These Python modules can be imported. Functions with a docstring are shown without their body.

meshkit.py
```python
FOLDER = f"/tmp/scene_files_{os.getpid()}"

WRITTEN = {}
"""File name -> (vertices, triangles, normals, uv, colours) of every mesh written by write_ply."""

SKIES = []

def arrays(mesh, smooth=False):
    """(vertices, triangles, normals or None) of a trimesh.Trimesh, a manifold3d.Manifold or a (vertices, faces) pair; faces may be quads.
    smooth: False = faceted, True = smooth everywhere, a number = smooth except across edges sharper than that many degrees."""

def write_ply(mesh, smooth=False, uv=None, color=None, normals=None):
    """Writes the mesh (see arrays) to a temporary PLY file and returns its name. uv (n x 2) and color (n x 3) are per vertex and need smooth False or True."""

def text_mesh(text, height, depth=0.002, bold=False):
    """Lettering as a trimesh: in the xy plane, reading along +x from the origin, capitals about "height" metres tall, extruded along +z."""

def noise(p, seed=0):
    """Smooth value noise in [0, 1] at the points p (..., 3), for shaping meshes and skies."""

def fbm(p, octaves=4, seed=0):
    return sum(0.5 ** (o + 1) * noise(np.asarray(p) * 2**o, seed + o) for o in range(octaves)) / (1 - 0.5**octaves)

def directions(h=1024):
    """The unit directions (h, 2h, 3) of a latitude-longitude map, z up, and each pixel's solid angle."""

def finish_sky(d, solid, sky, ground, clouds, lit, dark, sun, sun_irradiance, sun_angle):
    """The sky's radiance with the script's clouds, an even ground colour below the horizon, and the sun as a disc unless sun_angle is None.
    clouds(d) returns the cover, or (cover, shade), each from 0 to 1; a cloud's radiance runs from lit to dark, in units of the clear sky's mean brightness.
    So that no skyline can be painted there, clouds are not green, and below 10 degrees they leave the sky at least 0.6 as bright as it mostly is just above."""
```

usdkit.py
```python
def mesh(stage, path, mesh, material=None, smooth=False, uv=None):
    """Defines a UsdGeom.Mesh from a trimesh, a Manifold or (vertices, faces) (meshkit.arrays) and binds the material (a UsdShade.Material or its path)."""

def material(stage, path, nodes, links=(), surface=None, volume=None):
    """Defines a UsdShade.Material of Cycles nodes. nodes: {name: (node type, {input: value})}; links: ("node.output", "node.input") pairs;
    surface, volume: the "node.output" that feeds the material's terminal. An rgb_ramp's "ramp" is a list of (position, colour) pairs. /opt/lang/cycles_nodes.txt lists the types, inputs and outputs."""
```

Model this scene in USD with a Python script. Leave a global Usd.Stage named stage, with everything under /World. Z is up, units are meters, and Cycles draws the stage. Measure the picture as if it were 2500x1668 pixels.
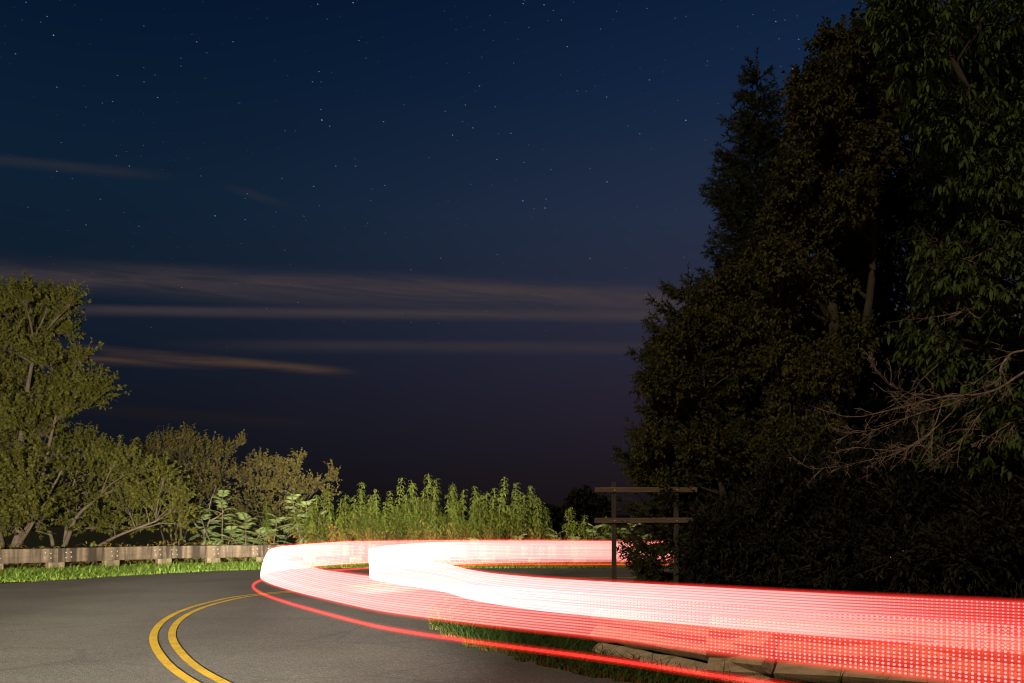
import math, random
import numpy as np
import trimesh, shapely
from shapely.geometry import Polygon
import usdkit
from meshkit import noise, fbm
from pxr import Usd, UsdGeom, UsdLux, UsdShade, Gf, Sdf, Vt

R = np.random.default_rng(7)
random.seed(7)
stage = Usd.Stage.CreateInMemory()
UsdGeom.SetStageUpAxis(stage, 'Z'); UsdGeom.SetStageMetersPerUnit(stage, 1.0)
UsdGeom.Xform.Define(stage, '/World'); UsdGeom.Scope.Define(stage, '/World/Looks')

# ------------------------------------------------------------------ camera
EYE, F, HORIZON = 1.4, 1944.0, 1285.0          # eye height, focal length and level line of the 2500 px wide photograph
cam = UsdGeom.Camera.Define(stage, '/World/camera')
cam.AddTranslateOp().Set((0, 0, EYE)); cam.AddRotateXYZOp().Set((90, 0, 0))
cam.CreateHorizontalApertureAttr(36.0); cam.CreateVerticalApertureAttr(24.02)
cam.CreateFocalLengthAttr(28.0)
cam.CreateVerticalApertureOffsetAttr(36.0 * (HORIZON - 834) / 2500)
cam.CreateClippingRangeAttr((0.05, 20000.0)); cam.CreateFStopAttr(0.0); cam.CreateExposureAttr(0.0)

def at(px, py, d):
    """the point d metres ahead that the photograph shows at px, py"""
    return np.array([(px - 1250) / F * d, d, EYE + (HORIZON - py) / F * d])

# ------------------------------------------------------------------ material graphs
class Graph:
    def __init__(s): s.n, s.l = {}, []
    def __call__(s, kind, out=None, **k):
        name = 'n%d' % len(s.n); plain = {}
        for a, b in k.items():
            if isinstance(b, str) and b.startswith('@'): s.l.append((b[1:], name + '.' + a))
            else: plain[a] = b
        s.n[name] = (kind, plain)
        return '@%s.%s' % (name, out) if out else name
    def math(s, t, a, b=0.0, c=0.0, clamp=False): return s('math', 'value', math_type=t, value1=a, value2=b, value3=c, use_clamp=clamp)
    def ramp(s, fac, stops): return s('rgb_ramp', 'color', fac=fac, ramp=stops)
    def mixc(s, fac, a, b, t='mix'): return s('mix', 'color', mix_type=t, fac=fac, color1=a, color2=b)
    def make(s, name, surface=None, volume=None):
        return usdkit.material(stage, '/World/Looks/' + name, s.n, s.l, surface=surface and surface[1:], volume=volume and volume[1:])

# ------------------------------------------------------------------ sky: night blue, thin town-lit clouds, stars
SUN_EL, SUN_AZ = math.radians(24), math.radians(212)      # the low moon behind the camera, a little to its left
def make_sky():
    g = Graph()
    d = g('texture_coordinate', 'generated')
    xyz = g('separate_xyz', vector=d)
    x, y, z = ('@%s.%s' % (xyz, c) for c in 'xyz')
    el = g.math('arcsine', z)
    flat = g.math('maximum', g.math('sqrt', g.math('subtract', 1.0, g.math('multiply', z, z))), .05)
    az = g.math('arctan2', x, y)
    ca = g.math('maximum', g.math('cosine', az), .3)
    lv = g.math('divide', g.math('divide', z, flat), ca); lu = g.math('tangent', g.math('minimum', g.math('maximum', az, -1.2), 1.2))      # straight lines of cloud stay straight
    sky = g('sky_texture', 'color', sky_type='single_scattering', sun_disc=False, sun_elevation=SUN_EL, sun_rotation=SUN_AZ, vector=d)
    base = g.ramp(g.math('multiply_add', el, 1 / 1.0, 0.1), [(0, (.0012, .0010, .0016)), (.10, (.0018, .0011, .0020)), (.17, (.0050, .0037, .0066)), (.26, (.0098, .0088, .0180)),
        (.36, (.0118, .0158, .0315)), (.47, (.0090, .0185, .0420)), (.6, (.0030, .0125, .0370)), (.75, (.0004, .0062, .0250)), (1, (.0002, .0030, .0160))])
    # the side of the sky over the town is a little greyer and brighter
    side = g('map_range', 'result', range_type='smoothstep', value=az, from_min=-.55, from_max=.45, to_min=0.0, to_max=1.0, clamp=True)
    base = g.mixc(1.0, base, g.ramp(side, [(0, (.36, .72, .74)), (1, (1.9, 1.45, 1.38))]), 'multiply')
    moonsky = g.mixc(1.0, sky, (.0008, .0006, .0008), 'multiply')
    col = g.mixc(1.0, base, moonsky, 'add')
    # thin cloud bands
    nv = g('combine_xyz', 'vector', x=g.math('multiply', lu, 2.2), y=g.math('multiply_add', lv, 26.0, g.math('multiply', lu, 2.0)), z=0.0)
    wisp = g('noise_texture', 'fac', vector=nv, scale=2.0, detail=8.0, roughness=.66, distortion=.9)
    wob = g('noise_texture', 'fac', vector=nv, scale=.55, detail=2.0)
    wob = g.math('multiply', g.math('subtract', wob, .5), .04)
    def band(e0, slope, curve, up, down, a0, a1, soft, amt, colr, wispy):
        c = g.math('multiply_add', lu, slope, e0)
        c = g.math('multiply_add', g.math('multiply', lu, lu), curve, c)
        dlt = g.math('add', g.math('subtract', lv, c), g.math('multiply', wob, up * 14))
        hi = g('map_range', 'result', range_type='smoothstep', value=dlt, from_min=0.0, from_max=up, to_min=1.0, to_max=0.0, clamp=True)
        lo = g('map_range', 'result', range_type='smoothstep', value=dlt, from_min=-down, from_max=0.0, to_min=0.0, to_max=1.0, clamp=True)
        l = g('map_range', 'result', range_type='smoothstep', value=lu, from_min=a0 - soft, from_max=a0 + soft, to_min=0.0, to_max=1.0, clamp=True)
        r = g('map_range', 'result', range_type='smoothstep', value=lu, from_min=a1 - soft, from_max=a1 + soft, to_min=1.0, to_max=0.0, clamp=True)
        w = g('map_range', 'result', range_type='smoothstep', value=wisp, from_min=.5 - .3 / wispy, from_max=.5 + .3 / wispy, to_min=1 - .9 * min(1, wispy / 1.5), to_max=1.0, clamp=True)
        m = g.math('multiply', g.math('multiply', hi, lo), g.math('multiply', l, r))
        m = g.math('multiply', g.math('multiply', m, w), amt)
        return m, colr
    grey, orange = (.054, .041, .046), (.066, .040, .028)
    for b in (band(.291, -.042, 0, .026, .032, -2.0, 1.1, .35, 1.0, grey, 1.25),
              band(.2665, -.010, 0, .009, .012, -.62, .60, .2, .85, grey, .9),
              band(.226, -.005, 0, .010, .014, -.34, .40, .15, .45, grey, .8),
              band(.174, -.092, 0, .009, .009, -.54, -.22, .04, .95, orange, 1.6),
              band(.188, -.042, 0, .007, .011, -.70, -.38, .07, .85, orange, 1.3),
              band(.395, -.102, 0, .010, .012, -.80, -.46, .06, .42, (.040, .036, .036), 1.2),
              band(.309, -.33, 0, .008, .010, -.34, -.30, .04, .35, (.040, .036, .036), 1.2),
              band(.113, -.064, 0, .010, .014, -.55, -.25, .08, .45, (.020, .012, .010), 1.0)):
        col = g.mixc(b[0], col, b[1])
    # stars: short trails left by the long exposure
    stars = None
    for sc, rad, gain in ((150.0, .10, .42), (70.0, .048, .9), (30.0, .018, 1.6)):
        sv = g('vector_rotate', 'vector', rotate_type='y_axis', vector=d, angle=-.22)
        sv = g('mapping', 'vector', vector=sv, scale=(.62, 1.0, 1.0), location=(3.1 * sc, .7, 1.9))
        vo = g('voronoi_texture', vector=sv, scale=sc, feature='f1', randomness=1.0)
        on = g('map_range', 'result', range_type='smoothstep', value='@%s.distance' % vo, from_min=rad * .3, from_max=rad, to_min=1.0, to_max=0.0, clamp=True)
        sep = g('separate_color', color='@%s.color' % vo)
        br = g.math('multiply_add', g.math('power', '@%s.r' % sep, 4.0), .55 * gain, .015)
        s = g.math('multiply', on, br)
        stars = s if stars is None else g.math('add', stars, s)
    up = g('map_range', 'result', range_type='smoothstep', value=el, from_min=.12, from_max=.45, to_min=0.0, to_max=1.0, clamp=True)
    stars = g.math('multiply', stars, up)
    col = g.mixc(1.0, col, g.mixc(1.0, g('combine_color', 'color', r=stars, g=stars, b=stars), (.8, .9, 1.0), 'multiply'), 'add')
    return g.make('night_sky', g('background_shader', '@', color=col, strength=1.0)[:-1] + 'background')
dome = UsdLux.DomeLight.Define(stage, '/World/sky')
dome.CreateIntensityAttr(1.0)
UsdShade.MaterialBindingAPI.Apply(dome.GetPrim()).Bind(make_sky())
dome.GetPrim().SetCustomDataByKey('kind', 'structure')

MOON = 0.50
moon = UsdLux.DistantLight.Define(stage, '/World/moon')
moon.CreateIntensityAttr(MOON); moon.CreateAngleAttr(0.53); moon.CreateNormalizeAttr(True); moon.CreateColorAttr((1.0, .80, .50))
moon.AddRotateXYZOp().Set((90 - math.degrees(SUN_EL), 0, 180 - math.degrees(SUN_AZ)))

# the headlamps of the car whose tail lamps draw the trails, where they lit the bend as it drove through
def headlamp(pos, target, intensity, cone, soft, color=(1.0, .88, .66), radius=.07):
    global lamps; lamps += 1
    l = UsdLux.SphereLight.Define(stage, '/World/headlamp' + ('' if lamps == 1 else '_%03d' % (lamps - 1)))
    d = Gf.Vec3d(*[float(b - a) for a, b in zip(pos, target)]).GetNormalized()
    rot = Gf.Rotation(Gf.Vec3d(0, 0, -1), d)
    l.AddTransformOp().Set(Gf.Matrix4d().SetRotate(rot) * Gf.Matrix4d().SetTranslate(Gf.Vec3d(*map(float, pos))))
    l.CreateRadiusAttr(radius); l.CreateIntensityAttr(intensity); l.CreateNormalizeAttr(True); l.CreateColorAttr(color)
    s = UsdLux.ShapingAPI.Apply(l.GetPrim()); s.CreateShapingConeAngleAttr(cone); s.CreateShapingConeSoftnessAttr(soft)
lamps = 0
LAMP = 1.0
headlamp((-.6, -7.0, 1.1), (-3.5, 11.0, .2), 46000 * LAMP, 12, 1.0, (1.0, .92, .76))
headlamp((-3.2, -7.0, 1.1), (-11.8, 24.5, 1.3), 15000 * LAMP, 10, 1.0, (1.0, .92, .76))
headlamp((-2.0, -7.0, 1.1), (-15.0, 29.0, 4.6), 36000 * LAMP, 15, .9)
for tx in (-6.8, -2.2, 2.4): headlamp((-3.3, 13.8, .75), (tx, 31.5, 4.2), 18000 * LAMP, 13, .9)
headlamp((-3.3, 13.8, .75), (-1.0, 31.5, 2.2), 4500 * LAMP, 22, .9)
headlamp((-1.0, 17.8, .75), (6.5, 31, 3.2), 7000 * LAMP, 14, .9)
headlamp((-2.6, -7.0, 1.1), (-9.6, 31, 3.0), 18000 * LAMP, 9, .9)

# ------------------------------------------------------------------ names, things, parts
used = {}
def numbered(parent, name):
    k = (parent, name); n = used.get(k, 0); used[k] = n + 1
    return name if n == 0 else '%s_%03d' % (name, n)
def tag(p, label=None, cat=None, group=None, kind=None):
    p = p.GetPrim() if hasattr(p, 'GetPrim') else p
    for k, v in (('label', label), ('category', cat), ('group', group), ('kind', kind)):
        if v: p.SetCustomDataByKey(k, v)
    return p
def thing(name, label, cat, loc=(0, 0, 0), group=None, rz=0, scale=1.0):
    x = UsdGeom.Xform.Define(stage, '/World/' + numbered('', name))
    place(x, loc, rz, scale)
    return tag(x, label, cat, group)
def place(x, loc, rz=0, scale=1.0, tilt=0):
    x.AddTranslateOp().Set(Gf.Vec3d(*map(float, loc)))
    if rz or tilt: x.AddRotateXYZOp().Set((0, float(tilt), float(rz)))
    if scale != 1.0: x.AddScaleOp().Set((scale,) * 3 if np.ndim(scale) == 0 else tuple(map(float, scale)))
def obj(name, vf, mat, parent=None, smooth=False, origin=None, label=None, kind=None):
    pp = str(parent.GetPath()) if parent is not None else '/World'
    v, f = (np.asarray(vf.vertices), np.asarray(vf.faces)) if hasattr(vf, 'vertices') else vf
    if origin is not None: v = v - np.asarray(origin)
    m = usdkit.mesh(stage, pp + '/' + numbered(pp, name), (v, f), mat, smooth=smooth)
    return tag(m, label, None, None, kind)
def copy_of(src, loc, rz=0, scale=1.0, label=None, cat=None, group=None, tilt=0):
    name = src.GetName().rstrip('0123456789').rstrip('_')
    x = UsdGeom.Xform.Define(stage, '/World/' + numbered('', name))
    p = x.GetPrim(); p.GetReferences().AddInternalReference(src.GetPath()); p.SetInstanceable(True)
    x.ClearXformOpOrder() if False else None
    x.GetPrim().CreateAttribute('xformOpOrder', Sdf.ValueTypeNames.TokenArray, False, Sdf.VariabilityUniform).Set([])
    m = Gf.Matrix4d().SetScale(Gf.Vec3d(*((scale,) * 3 if np.ndim(scale) == 0 else scale))) * Gf.Matrix4d().SetRotate(Gf.Rotation(Gf.Vec3d(0, 1, 0), tilt)) * \
        Gf.Matrix4d().SetRotate(Gf.Rotation(Gf.Vec3d(0, 0, 1), rz)) * Gf.Matrix4d().SetTranslate(Gf.Vec3d(*map(float, loc)))
    x.AddTransformOp(opSuffix='copy').Set(m)
    return tag(p, label or src.GetCustomDataByKey('label'), cat or src.GetCustomDataByKey('category'), group or src.GetCustomDataByKey('group'))

# ------------------------------------------------------------------ geometry helpers
class MB:
    def __init__(s): s.v, s.f, s.n = [], [], 0
    def add(s, vf):
        v, f = (np.asarray(vf.vertices), np.asarray(vf.faces)) if hasattr(vf, 'vertices') else vf
        if len(v) == 0: return s
        s.v.append(np.asarray(v, float)); s.f.append(np.asarray(f, int) + s.n); s.n += len(v); return s
    def get(s): return np.vstack(s.v), np.vstack(s.f)
def unit(a): a = np.asarray(a, float); return a / np.maximum(np.linalg.norm(a, axis=-1, keepdims=True), 1e-9)
def tube(pts, rad, sides=5, cap=True):
    pts = np.asarray(pts, float); n = len(pts); rad = np.broadcast_to(np.asarray(rad, float), (n,))
    t = unit(np.gradient(pts, axis=0)); ref = np.array([0, 0, 1.0]) if abs(t[:, 2]).mean() < .85 else np.array([1.0, 0, 0])
    a = unit(np.cross(t, ref)); b = np.cross(t, a)
    th = np.arange(sides) / sides * 2 * np.pi
    v = (pts[:, None] + rad[:, None, None] * (np.cos(th)[None, :, None] * a[:, None] + np.sin(th)[None, :, None] * b[:, None])).reshape(-1, 3)
    i, j = np.meshgrid(np.arange(n - 1), np.arange(sides), indexing='ij'); i, j = i.ravel(), j.ravel(); k = (j + 1) % sides
    f = np.vstack([np.stack([i * sides + j, i * sides + k, (i + 1) * sides + k], 1), np.stack([i * sides + j, (i + 1) * sides + k, (i + 1) * sides + j], 1)])
    if cap:
        e = np.array([[0, q + 1, q] for q in range(1, sides - 1)] + [[(n - 1) * sides, (n - 1) * sides + q, (n - 1) * sides + q + 1] for q in range(1, sides - 1)])
        f = np.vstack([f, e])
    return v, f
def twigs(A, B, ra, rb, sag=0.0):
    """many thin three-sided tapered twigs from A to B"""
    n = len(A); d = unit(B - A); ref = np.where(np.abs(d[:, 2:]) < .9, [[0, 0, 1.0]], [[1.0, 0, 0]])
    a = unit(np.cross(d, ref)); b = np.cross(d, a); V = []
    for P, r in ((A, ra), (B, rb)):
        for q in range(3):
            th = q * 2 * np.pi / 3
            V.append(P + np.reshape(r, (-1, 1)) * (math.cos(th) * a + math.sin(th) * b))
    v = np.stack(V, 1).reshape(-1, 3)
    f0 = np.array([[0, 1, 4], [0, 4, 3], [1, 2, 5], [1, 5, 4], [2, 0, 3], [2, 3, 5]])
    return v, (f0[None] + 6 * np.arange(n)[:, None, None]).reshape(-1, 3)
def cards(P, D, U, L, W, fold=.18, droop=0.0):
    """simple leaves: a folded diamond each. P base, D direction, U roughly the upper side"""
    n = len(P); L = np.broadcast_to(L, (n,))[:, None]; W = np.broadcast_to(W, (n,))[:, None]
    D = unit(D); S = unit(np.cross(D, U)); N = np.cross(S, D)
    m = P + D * L * .45
    v = np.stack([P, m + S * W * .5 + N * W * fold, P + D * L - np.array([0, 0, 1]) * L * droop, m - S * W * .5 + N * W * fold], 1).reshape(-1, 3)
    f0 = np.array([[0, 1, 2], [0, 2, 3]])
    return v, (f0[None] + 4 * np.arange(n)[:, None, None]).reshape(-1, 3)
def straps(P, D, L, W, droop, fold=.12):
    """long drooping leaves of four triangles"""
    n = len(P); L = np.broadcast_to(L, (n,))[:, None]; W = np.broadcast_to(W, (n,))[:, None]; D = unit(D)
    S = unit(np.cross(D, [[0, 0, 1.0]])); dz = np.array([[0, 0, -1.0]]) * np.broadcast_to(droop, (n,))[:, None] * L
    m1 = P + D * L * .35 + dz * .12; m2 = P + D * L * .7 + dz * .5; tip = P + D * L * .92 + dz
    up = np.array([[0, 0, 1.0]]) * W * fold
    v = np.stack([P, m1 - S * W * .5 + up, m1 + S * W * .5 + up, m2 - S * W * .4, m2 + S * W * .4, tip], 1).reshape(-1, 3)
    f0 = np.array([[0, 2, 1], [1, 2, 4], [1, 4, 3], [3, 4, 5]])
    return v, (f0[None] + 6 * np.arange(n)[:, None, None]).reshape(-1, 3)
def curve(pts, n):
    """Catmull-Rom through the points, n samples evenly spaced"""
    p = np.asarray(pts, float); p = np.vstack([2 * p[0] - p[1], p, 2 * p[-1] - p[-2]]); out = []
    for i in range(1, len(p) - 2):
        t = np.linspace(0, 1, 24, endpoint=False)[:, None]; a, b, c, d = p[i - 1:i + 3]
        out.append(.5 * (2 * b + (c - a) * t + (2 * a - 5 * b + 4 * c - d) * t ** 2 + (3 * b - a - 3 * c + d) * t ** 3))
    q = np.vstack(out + [p[-2:-1]]); s = np.r_[0, np.cumsum(np.linalg.norm(np.diff(q, axis=0), axis=1))]
    x = np.linspace(0, s[-1], n)
    return np.stack([np.interp(x, s, q[:, k]) for k in range(q.shape[1])], 1)
def box_between(a, b, w, h, up=(0, 0, 1), bevel=.02, seg=1, jitter=0, r=None):
    """a squared timber from a to b, w wide and h high, edges chamfered"""
    a, b = np.asarray(a, float), np.asarray(b, float); d = unit(b - a); s = unit(np.cross(d, up)); u = np.cross(s, d)
    c = min(bevel, w * .4, h * .4)
    prof = [(w / 2 - c, -h / 2), (w / 2, -h / 2 + c), (w / 2, h / 2 - c), (w / 2 - c, h / 2), (-w / 2 + c, h / 2), (-w / 2, h / 2 - c), (-w / 2, -h / 2 + c), (-w / 2 + c, -h / 2)]
    V = []
    for k in range(seg + 1):
        o = a + (b - a) * k / seg
        for x, y in prof:
            j = (r.normal(0, jitter, 3) if jitter and r is not None else 0)
            V.append(o + s * x + u * y + j)
    V = np.array(V); F_ = []
    for k in range(seg):
        for q in range(8):
            i0, i1 = k * 8 + q, k * 8 + (q + 1) % 8; F_ += [[i0, i1, i1 + 8], [i0, i1 + 8, i0 + 8]]
    for q in range(1, 7): F_ += [[0, q + 1, q], [seg * 8, seg * 8 + q, seg * 8 + q + 1]]
    return V, np.array(F_)

# ------------------------------------------------------------------ materials
def leaf_material(name, stops, transl=.25, rough=.6, spec=.14):
    g = Graph()
    rnd = g('geometry'); rid = '@%s.random_per_island' % rnd
    col = g.ramp(rid, stops)
    pos = '@%s.position' % rnd
    n = g('noise_texture', 'fac', vector=pos, scale=1.3, detail=2.0)
    col = g('hsv', 'color', color=col, hue=.5, saturation=1.0, value=g.math('multiply_add', n, 1.0, .5), fac=1.0)
    p = g('principled_bsdf', 'BSDF', base_color=col, roughness=rough, specular_ior_level=spec)
    t = g('translucent_bsdf', 'BSDF', color=col)
    return g.make(name, g('mix_closure', 'closure', fac=transl, closure1=p, closure2=t))
def plain_material(name, color, rough=.8, spec=.3, scale=6.0, var=.35, bump=.0, stretch=(1, 1, 1), color2=None, space='position'):
    g = Graph()
    pos = '@%s.position' % g('geometry') if space == 'position' else g('texture_coordinate', 'object')
    v = g('mapping', 'vector', vector=pos, scale=stretch)
    n = g('noise_texture', 'fac', vector=v, scale=scale, detail=5.0, roughness=.62)
    c = np.array(color, float); c2 = np.array(color2, float) if color2 is not None else c * (1 + var)
    col = g.ramp(n, [(.3, tuple(c * (1 - var))), (.55, tuple(c)), (.75, tuple(c2))])
    k = dict(base_color=col, roughness=rough, specular_ior_level=spec)
    if bump: k['normal'] = g('bump', 'normal', height=n, strength=.6, distance=bump)
    return g.make(name, g('principled_bsdf', 'BSDF', **k))

def asphalt_material():
    g = Graph(); pos = '@%s.position' % g('geometry')
    big = g('noise_texture', 'fac', vector=pos, scale=.45, detail=4.0, roughness=.6)
    fine = g('noise_texture', 'fac', vector=pos, scale=38.0, detail=3.0, roughness=.7)
    st = g('voronoi_texture', vector=pos, scale=70.0, feature='f1')
    grain = g('separate_color', color='@%s.color' % st)
    c = g.ramp('@%s.r' % grain, [(0, (.060, .057, .053)), (.55, (.110, .104, .095)), (.9, (.16, .15, .136)), (1, (.30, .28, .25))])
    c = g.mixc(.5, c, g.ramp(fine, [(.3, (.05, .048, .045)), (.7, (.165, .156, .142))]))
    c = g.mixc(1.0, c, g.ramp(big, [(.3, (.80, .80, .80)), (.7, (1.2, 1.18, 1.15))]), 'multiply')
    ck = g('voronoi_texture', 'distance', vector=g('mapping', 'vector', vector=pos, scale=(.28, .5, 1), location=(.3, .1, 0)), scale=1.0, feature='distance_to_edge')
    ckn = g.math('add', ck, g.math('multiply', g.math('subtract', fine, .5), .02))
    c = g.mixc(g('map_range', 'result', value=ckn, from_min=.004, from_max=.012, to_min=.25, to_max=0.0, clamp=True), c, (.03, .028, .026))
    b = g('bump', 'normal', height=g.math('add', fine, '@%s.distance' % st), strength=.5, distance=.006)
    return g.make('asphalt', g('principled_bsdf', 'BSDF', base_color=c, roughness=.85, specular_ior_level=.3, normal=b))
def paint_material(name, color):
    g = Graph(); pos = '@%s.position' % g('geometry')
    n = g('noise_texture', 'fac', vector=pos, scale=45.0, detail=4.0, roughness=.7); m = g('noise_texture', 'fac', vector=pos, scale=3.0, detail=3.0)
    wear = g.math('add', g.math('multiply', n, .7), g.math('multiply', m, .3))
    c = g.ramp(wear, [(.36, (.10, .09, .07)), (.44, tuple(.75 * np.array(color))), (.55, color), (.8, tuple(1.12 * np.array(color)))])
    return g.make(name, g('principled_bsdf', 'BSDF', base_color=c, roughness=.6, specular_ior_level=.35, normal=g('bump', 'normal', height=n, strength=.3, distance=.004)))
def timber_material(name, c1, c2, stain, axis=None):
    g = Graph(); pos = g('texture_coordinate', 'object')
    v = g('mapping', 'vector', vector=pos, scale=(1.0, 1.0, 9.0))
    grain = g('noise_texture', 'fac', vector=v, scale=1.6, detail=6.0, roughness=.65, distortion=.3)
    streak = g('noise_texture', 'fac', vector=g('mapping', 'vector', vector=pos, scale=(2.6, 2.6, .25)), scale=1.2, detail=4.0, roughness=.65)
    c = g.ramp(grain, [(.25, c1), (.75, c2)])
    c = g.mixc(g.ramp(streak, [(.42, (0, 0, 0)), (.60, (1, 1, 1))]), c, stain)
    rnd = g('noise_texture', 'fac', vector=pos, scale=.35, detail=1.0)
    c = g('hsv', 'color', color=c, hue=.5, saturation=1.0, value=g.math('multiply_add', rnd, 1.0, .5), fac=1.0)
    return g.make(name, g('principled_bsdf', 'BSDF', base_color=c, roughness=.85, specular_ior_level=.2, normal=g('bump', 'normal', height=grain, strength=.5, distance=.01)))

M = {}
M['asphalt'] = asphalt_material()
M['yellow'] = paint_material('yellow_paint', (.72, .46, .035))
M['ground'] = plain_material('ground_soil', (.030, .034, .016), .95, .1, 1.4, .5, .03, color2=(.055, .045, .028))
M['dead_grass'] = leaf_material('dead_grass', [(0, (.11, .07, .022)), (.5, (.16, .10, .03)), (1, (.08, .065, .02))], .2)
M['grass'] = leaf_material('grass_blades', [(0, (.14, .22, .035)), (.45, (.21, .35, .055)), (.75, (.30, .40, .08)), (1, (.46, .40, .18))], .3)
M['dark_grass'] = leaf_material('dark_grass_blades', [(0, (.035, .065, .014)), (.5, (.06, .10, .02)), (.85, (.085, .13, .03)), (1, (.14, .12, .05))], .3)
M['rail'] = timber_material('guardrail_timber', (.092, .066, .045), (.165, .124, .086), (.028, .021, .016))
M['post'] = timber_material('guardrail_post', (.17, .125, .075), (.25, .19, .115), (.09, .075, .045))
M['bolt'] = plain_material('bolt_steel', (.30, .28, .26), .6, .4, 20, .3)
M['sign_post'] = plain_material('sign_post_wood', (.030, .024, .021), .8, .25, 5, .3, .004, (8, 8, .6), space='object')
M['sign_rail'] = plain_material('sign_rail_wood', (.085, .055, .038), .8, .25, 4, .4, .004, (.5, 8, 8), space='object')
M['log'] = plain_material('split_log', (.25, .215, .14), .9, .15, 3.5, .45, .012, (1, 5, 5), color2=(.27, .25, .17), space='object')
M['bark'] = plain_material('bark', (.085, .066, .047), .9, .15, 9, .4, .01, (1, 1, .5))
M['dark_bark'] = plain_material('dark_bark', (.030, .024, .019), .9, .1, 9, .4, .01)
M['lichen_bark'] = plain_material('lichen_bark', (.15, .11, .085), .9, .15, 22, .5, .006, color2=(.24, .22, .16))
M['maple'] = leaf_material('olive_leaf', [(0, (.065, .065, .010)), (.5, (.145, .138, .018)), (.85, (.20, .182, .026)), (1, (.24, .19, .04))], .28)
M['brown_leaf'] = leaf_material('brown_leaf', [(0, (.050, .042, .009)), (.5, (.095, .074, .013)), (.85, (.125, .105, .018)), (1, (.16, .10, .025))], .25)
M['weed_leaf'] = leaf_material('weed_leaf', [(0, (.075, .095, .015)), (.5, (.135, .165, .022)), (.9, (.18, .21, .032)), (1, (.23, .21, .04))], .3)
M['weed_low'] = leaf_material('weed_low_leaf', [(0, (.17, .115, .03)), (.4, (.20, .20, .03)), (.8, (.38, .28, .035)), (1, (.42, .26, .07))], .25)
M['weed_stem'] = plain_material('weed_stem', (.075, .055, .028), .7)
M['sumac_leaf'] = leaf_material('sumac_leaf', [(0, (.14, .18, .065)), (.5, (.20, .25, .095)), (.9, (.24, .29, .12)), (1, (.24, .33, .06))], .25)
M['fern'] = leaf_material('fern_leaf', [(0, (.12, .19, .035)), (.6, (.17, .26, .05)), (1, (.22, .27, .08))], .3)
M['pale_fern'] = leaf_material('pale_fern_leaf', [(0, (.22, .22, .10)), (.6, (.28, .29, .14)), (1, (.30, .24, .11))], .25)
M['needle'] = leaf_material('spruce_needle', [(0, (.012, .015, .007)), (.6, (.020, .024, .010)), (1, (.035, .036, .014))], .1)
M['needle_olive'] = leaf_material('olive_spruce_needle', [(0, (.030, .032, .010)), (.6, (.060, .055, .015)), (1, (.10, .085, .022))], .1)
M['broad'] = leaf_material('right_leaf', [(0, (.045, .042, .009)), (.5, (.105, .088, .016)), (.9, (.17, .135, .024)), (1, (.22, .11, .03))], .25)
M['chestnut'] = leaf_material('chestnut_leaf', [(0, (.040, .062, .014)), (.5, (.075, .100, .018)), (.93, (.12, .145, .026)), (1, (.28, .12, .035))], .25)
M['under'] = leaf_material('shrub_leaf', [(0, (.006, .007, .003)), (.6, (.011, .013, .005)), (1, (.026, .026, .009))], .15)

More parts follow.
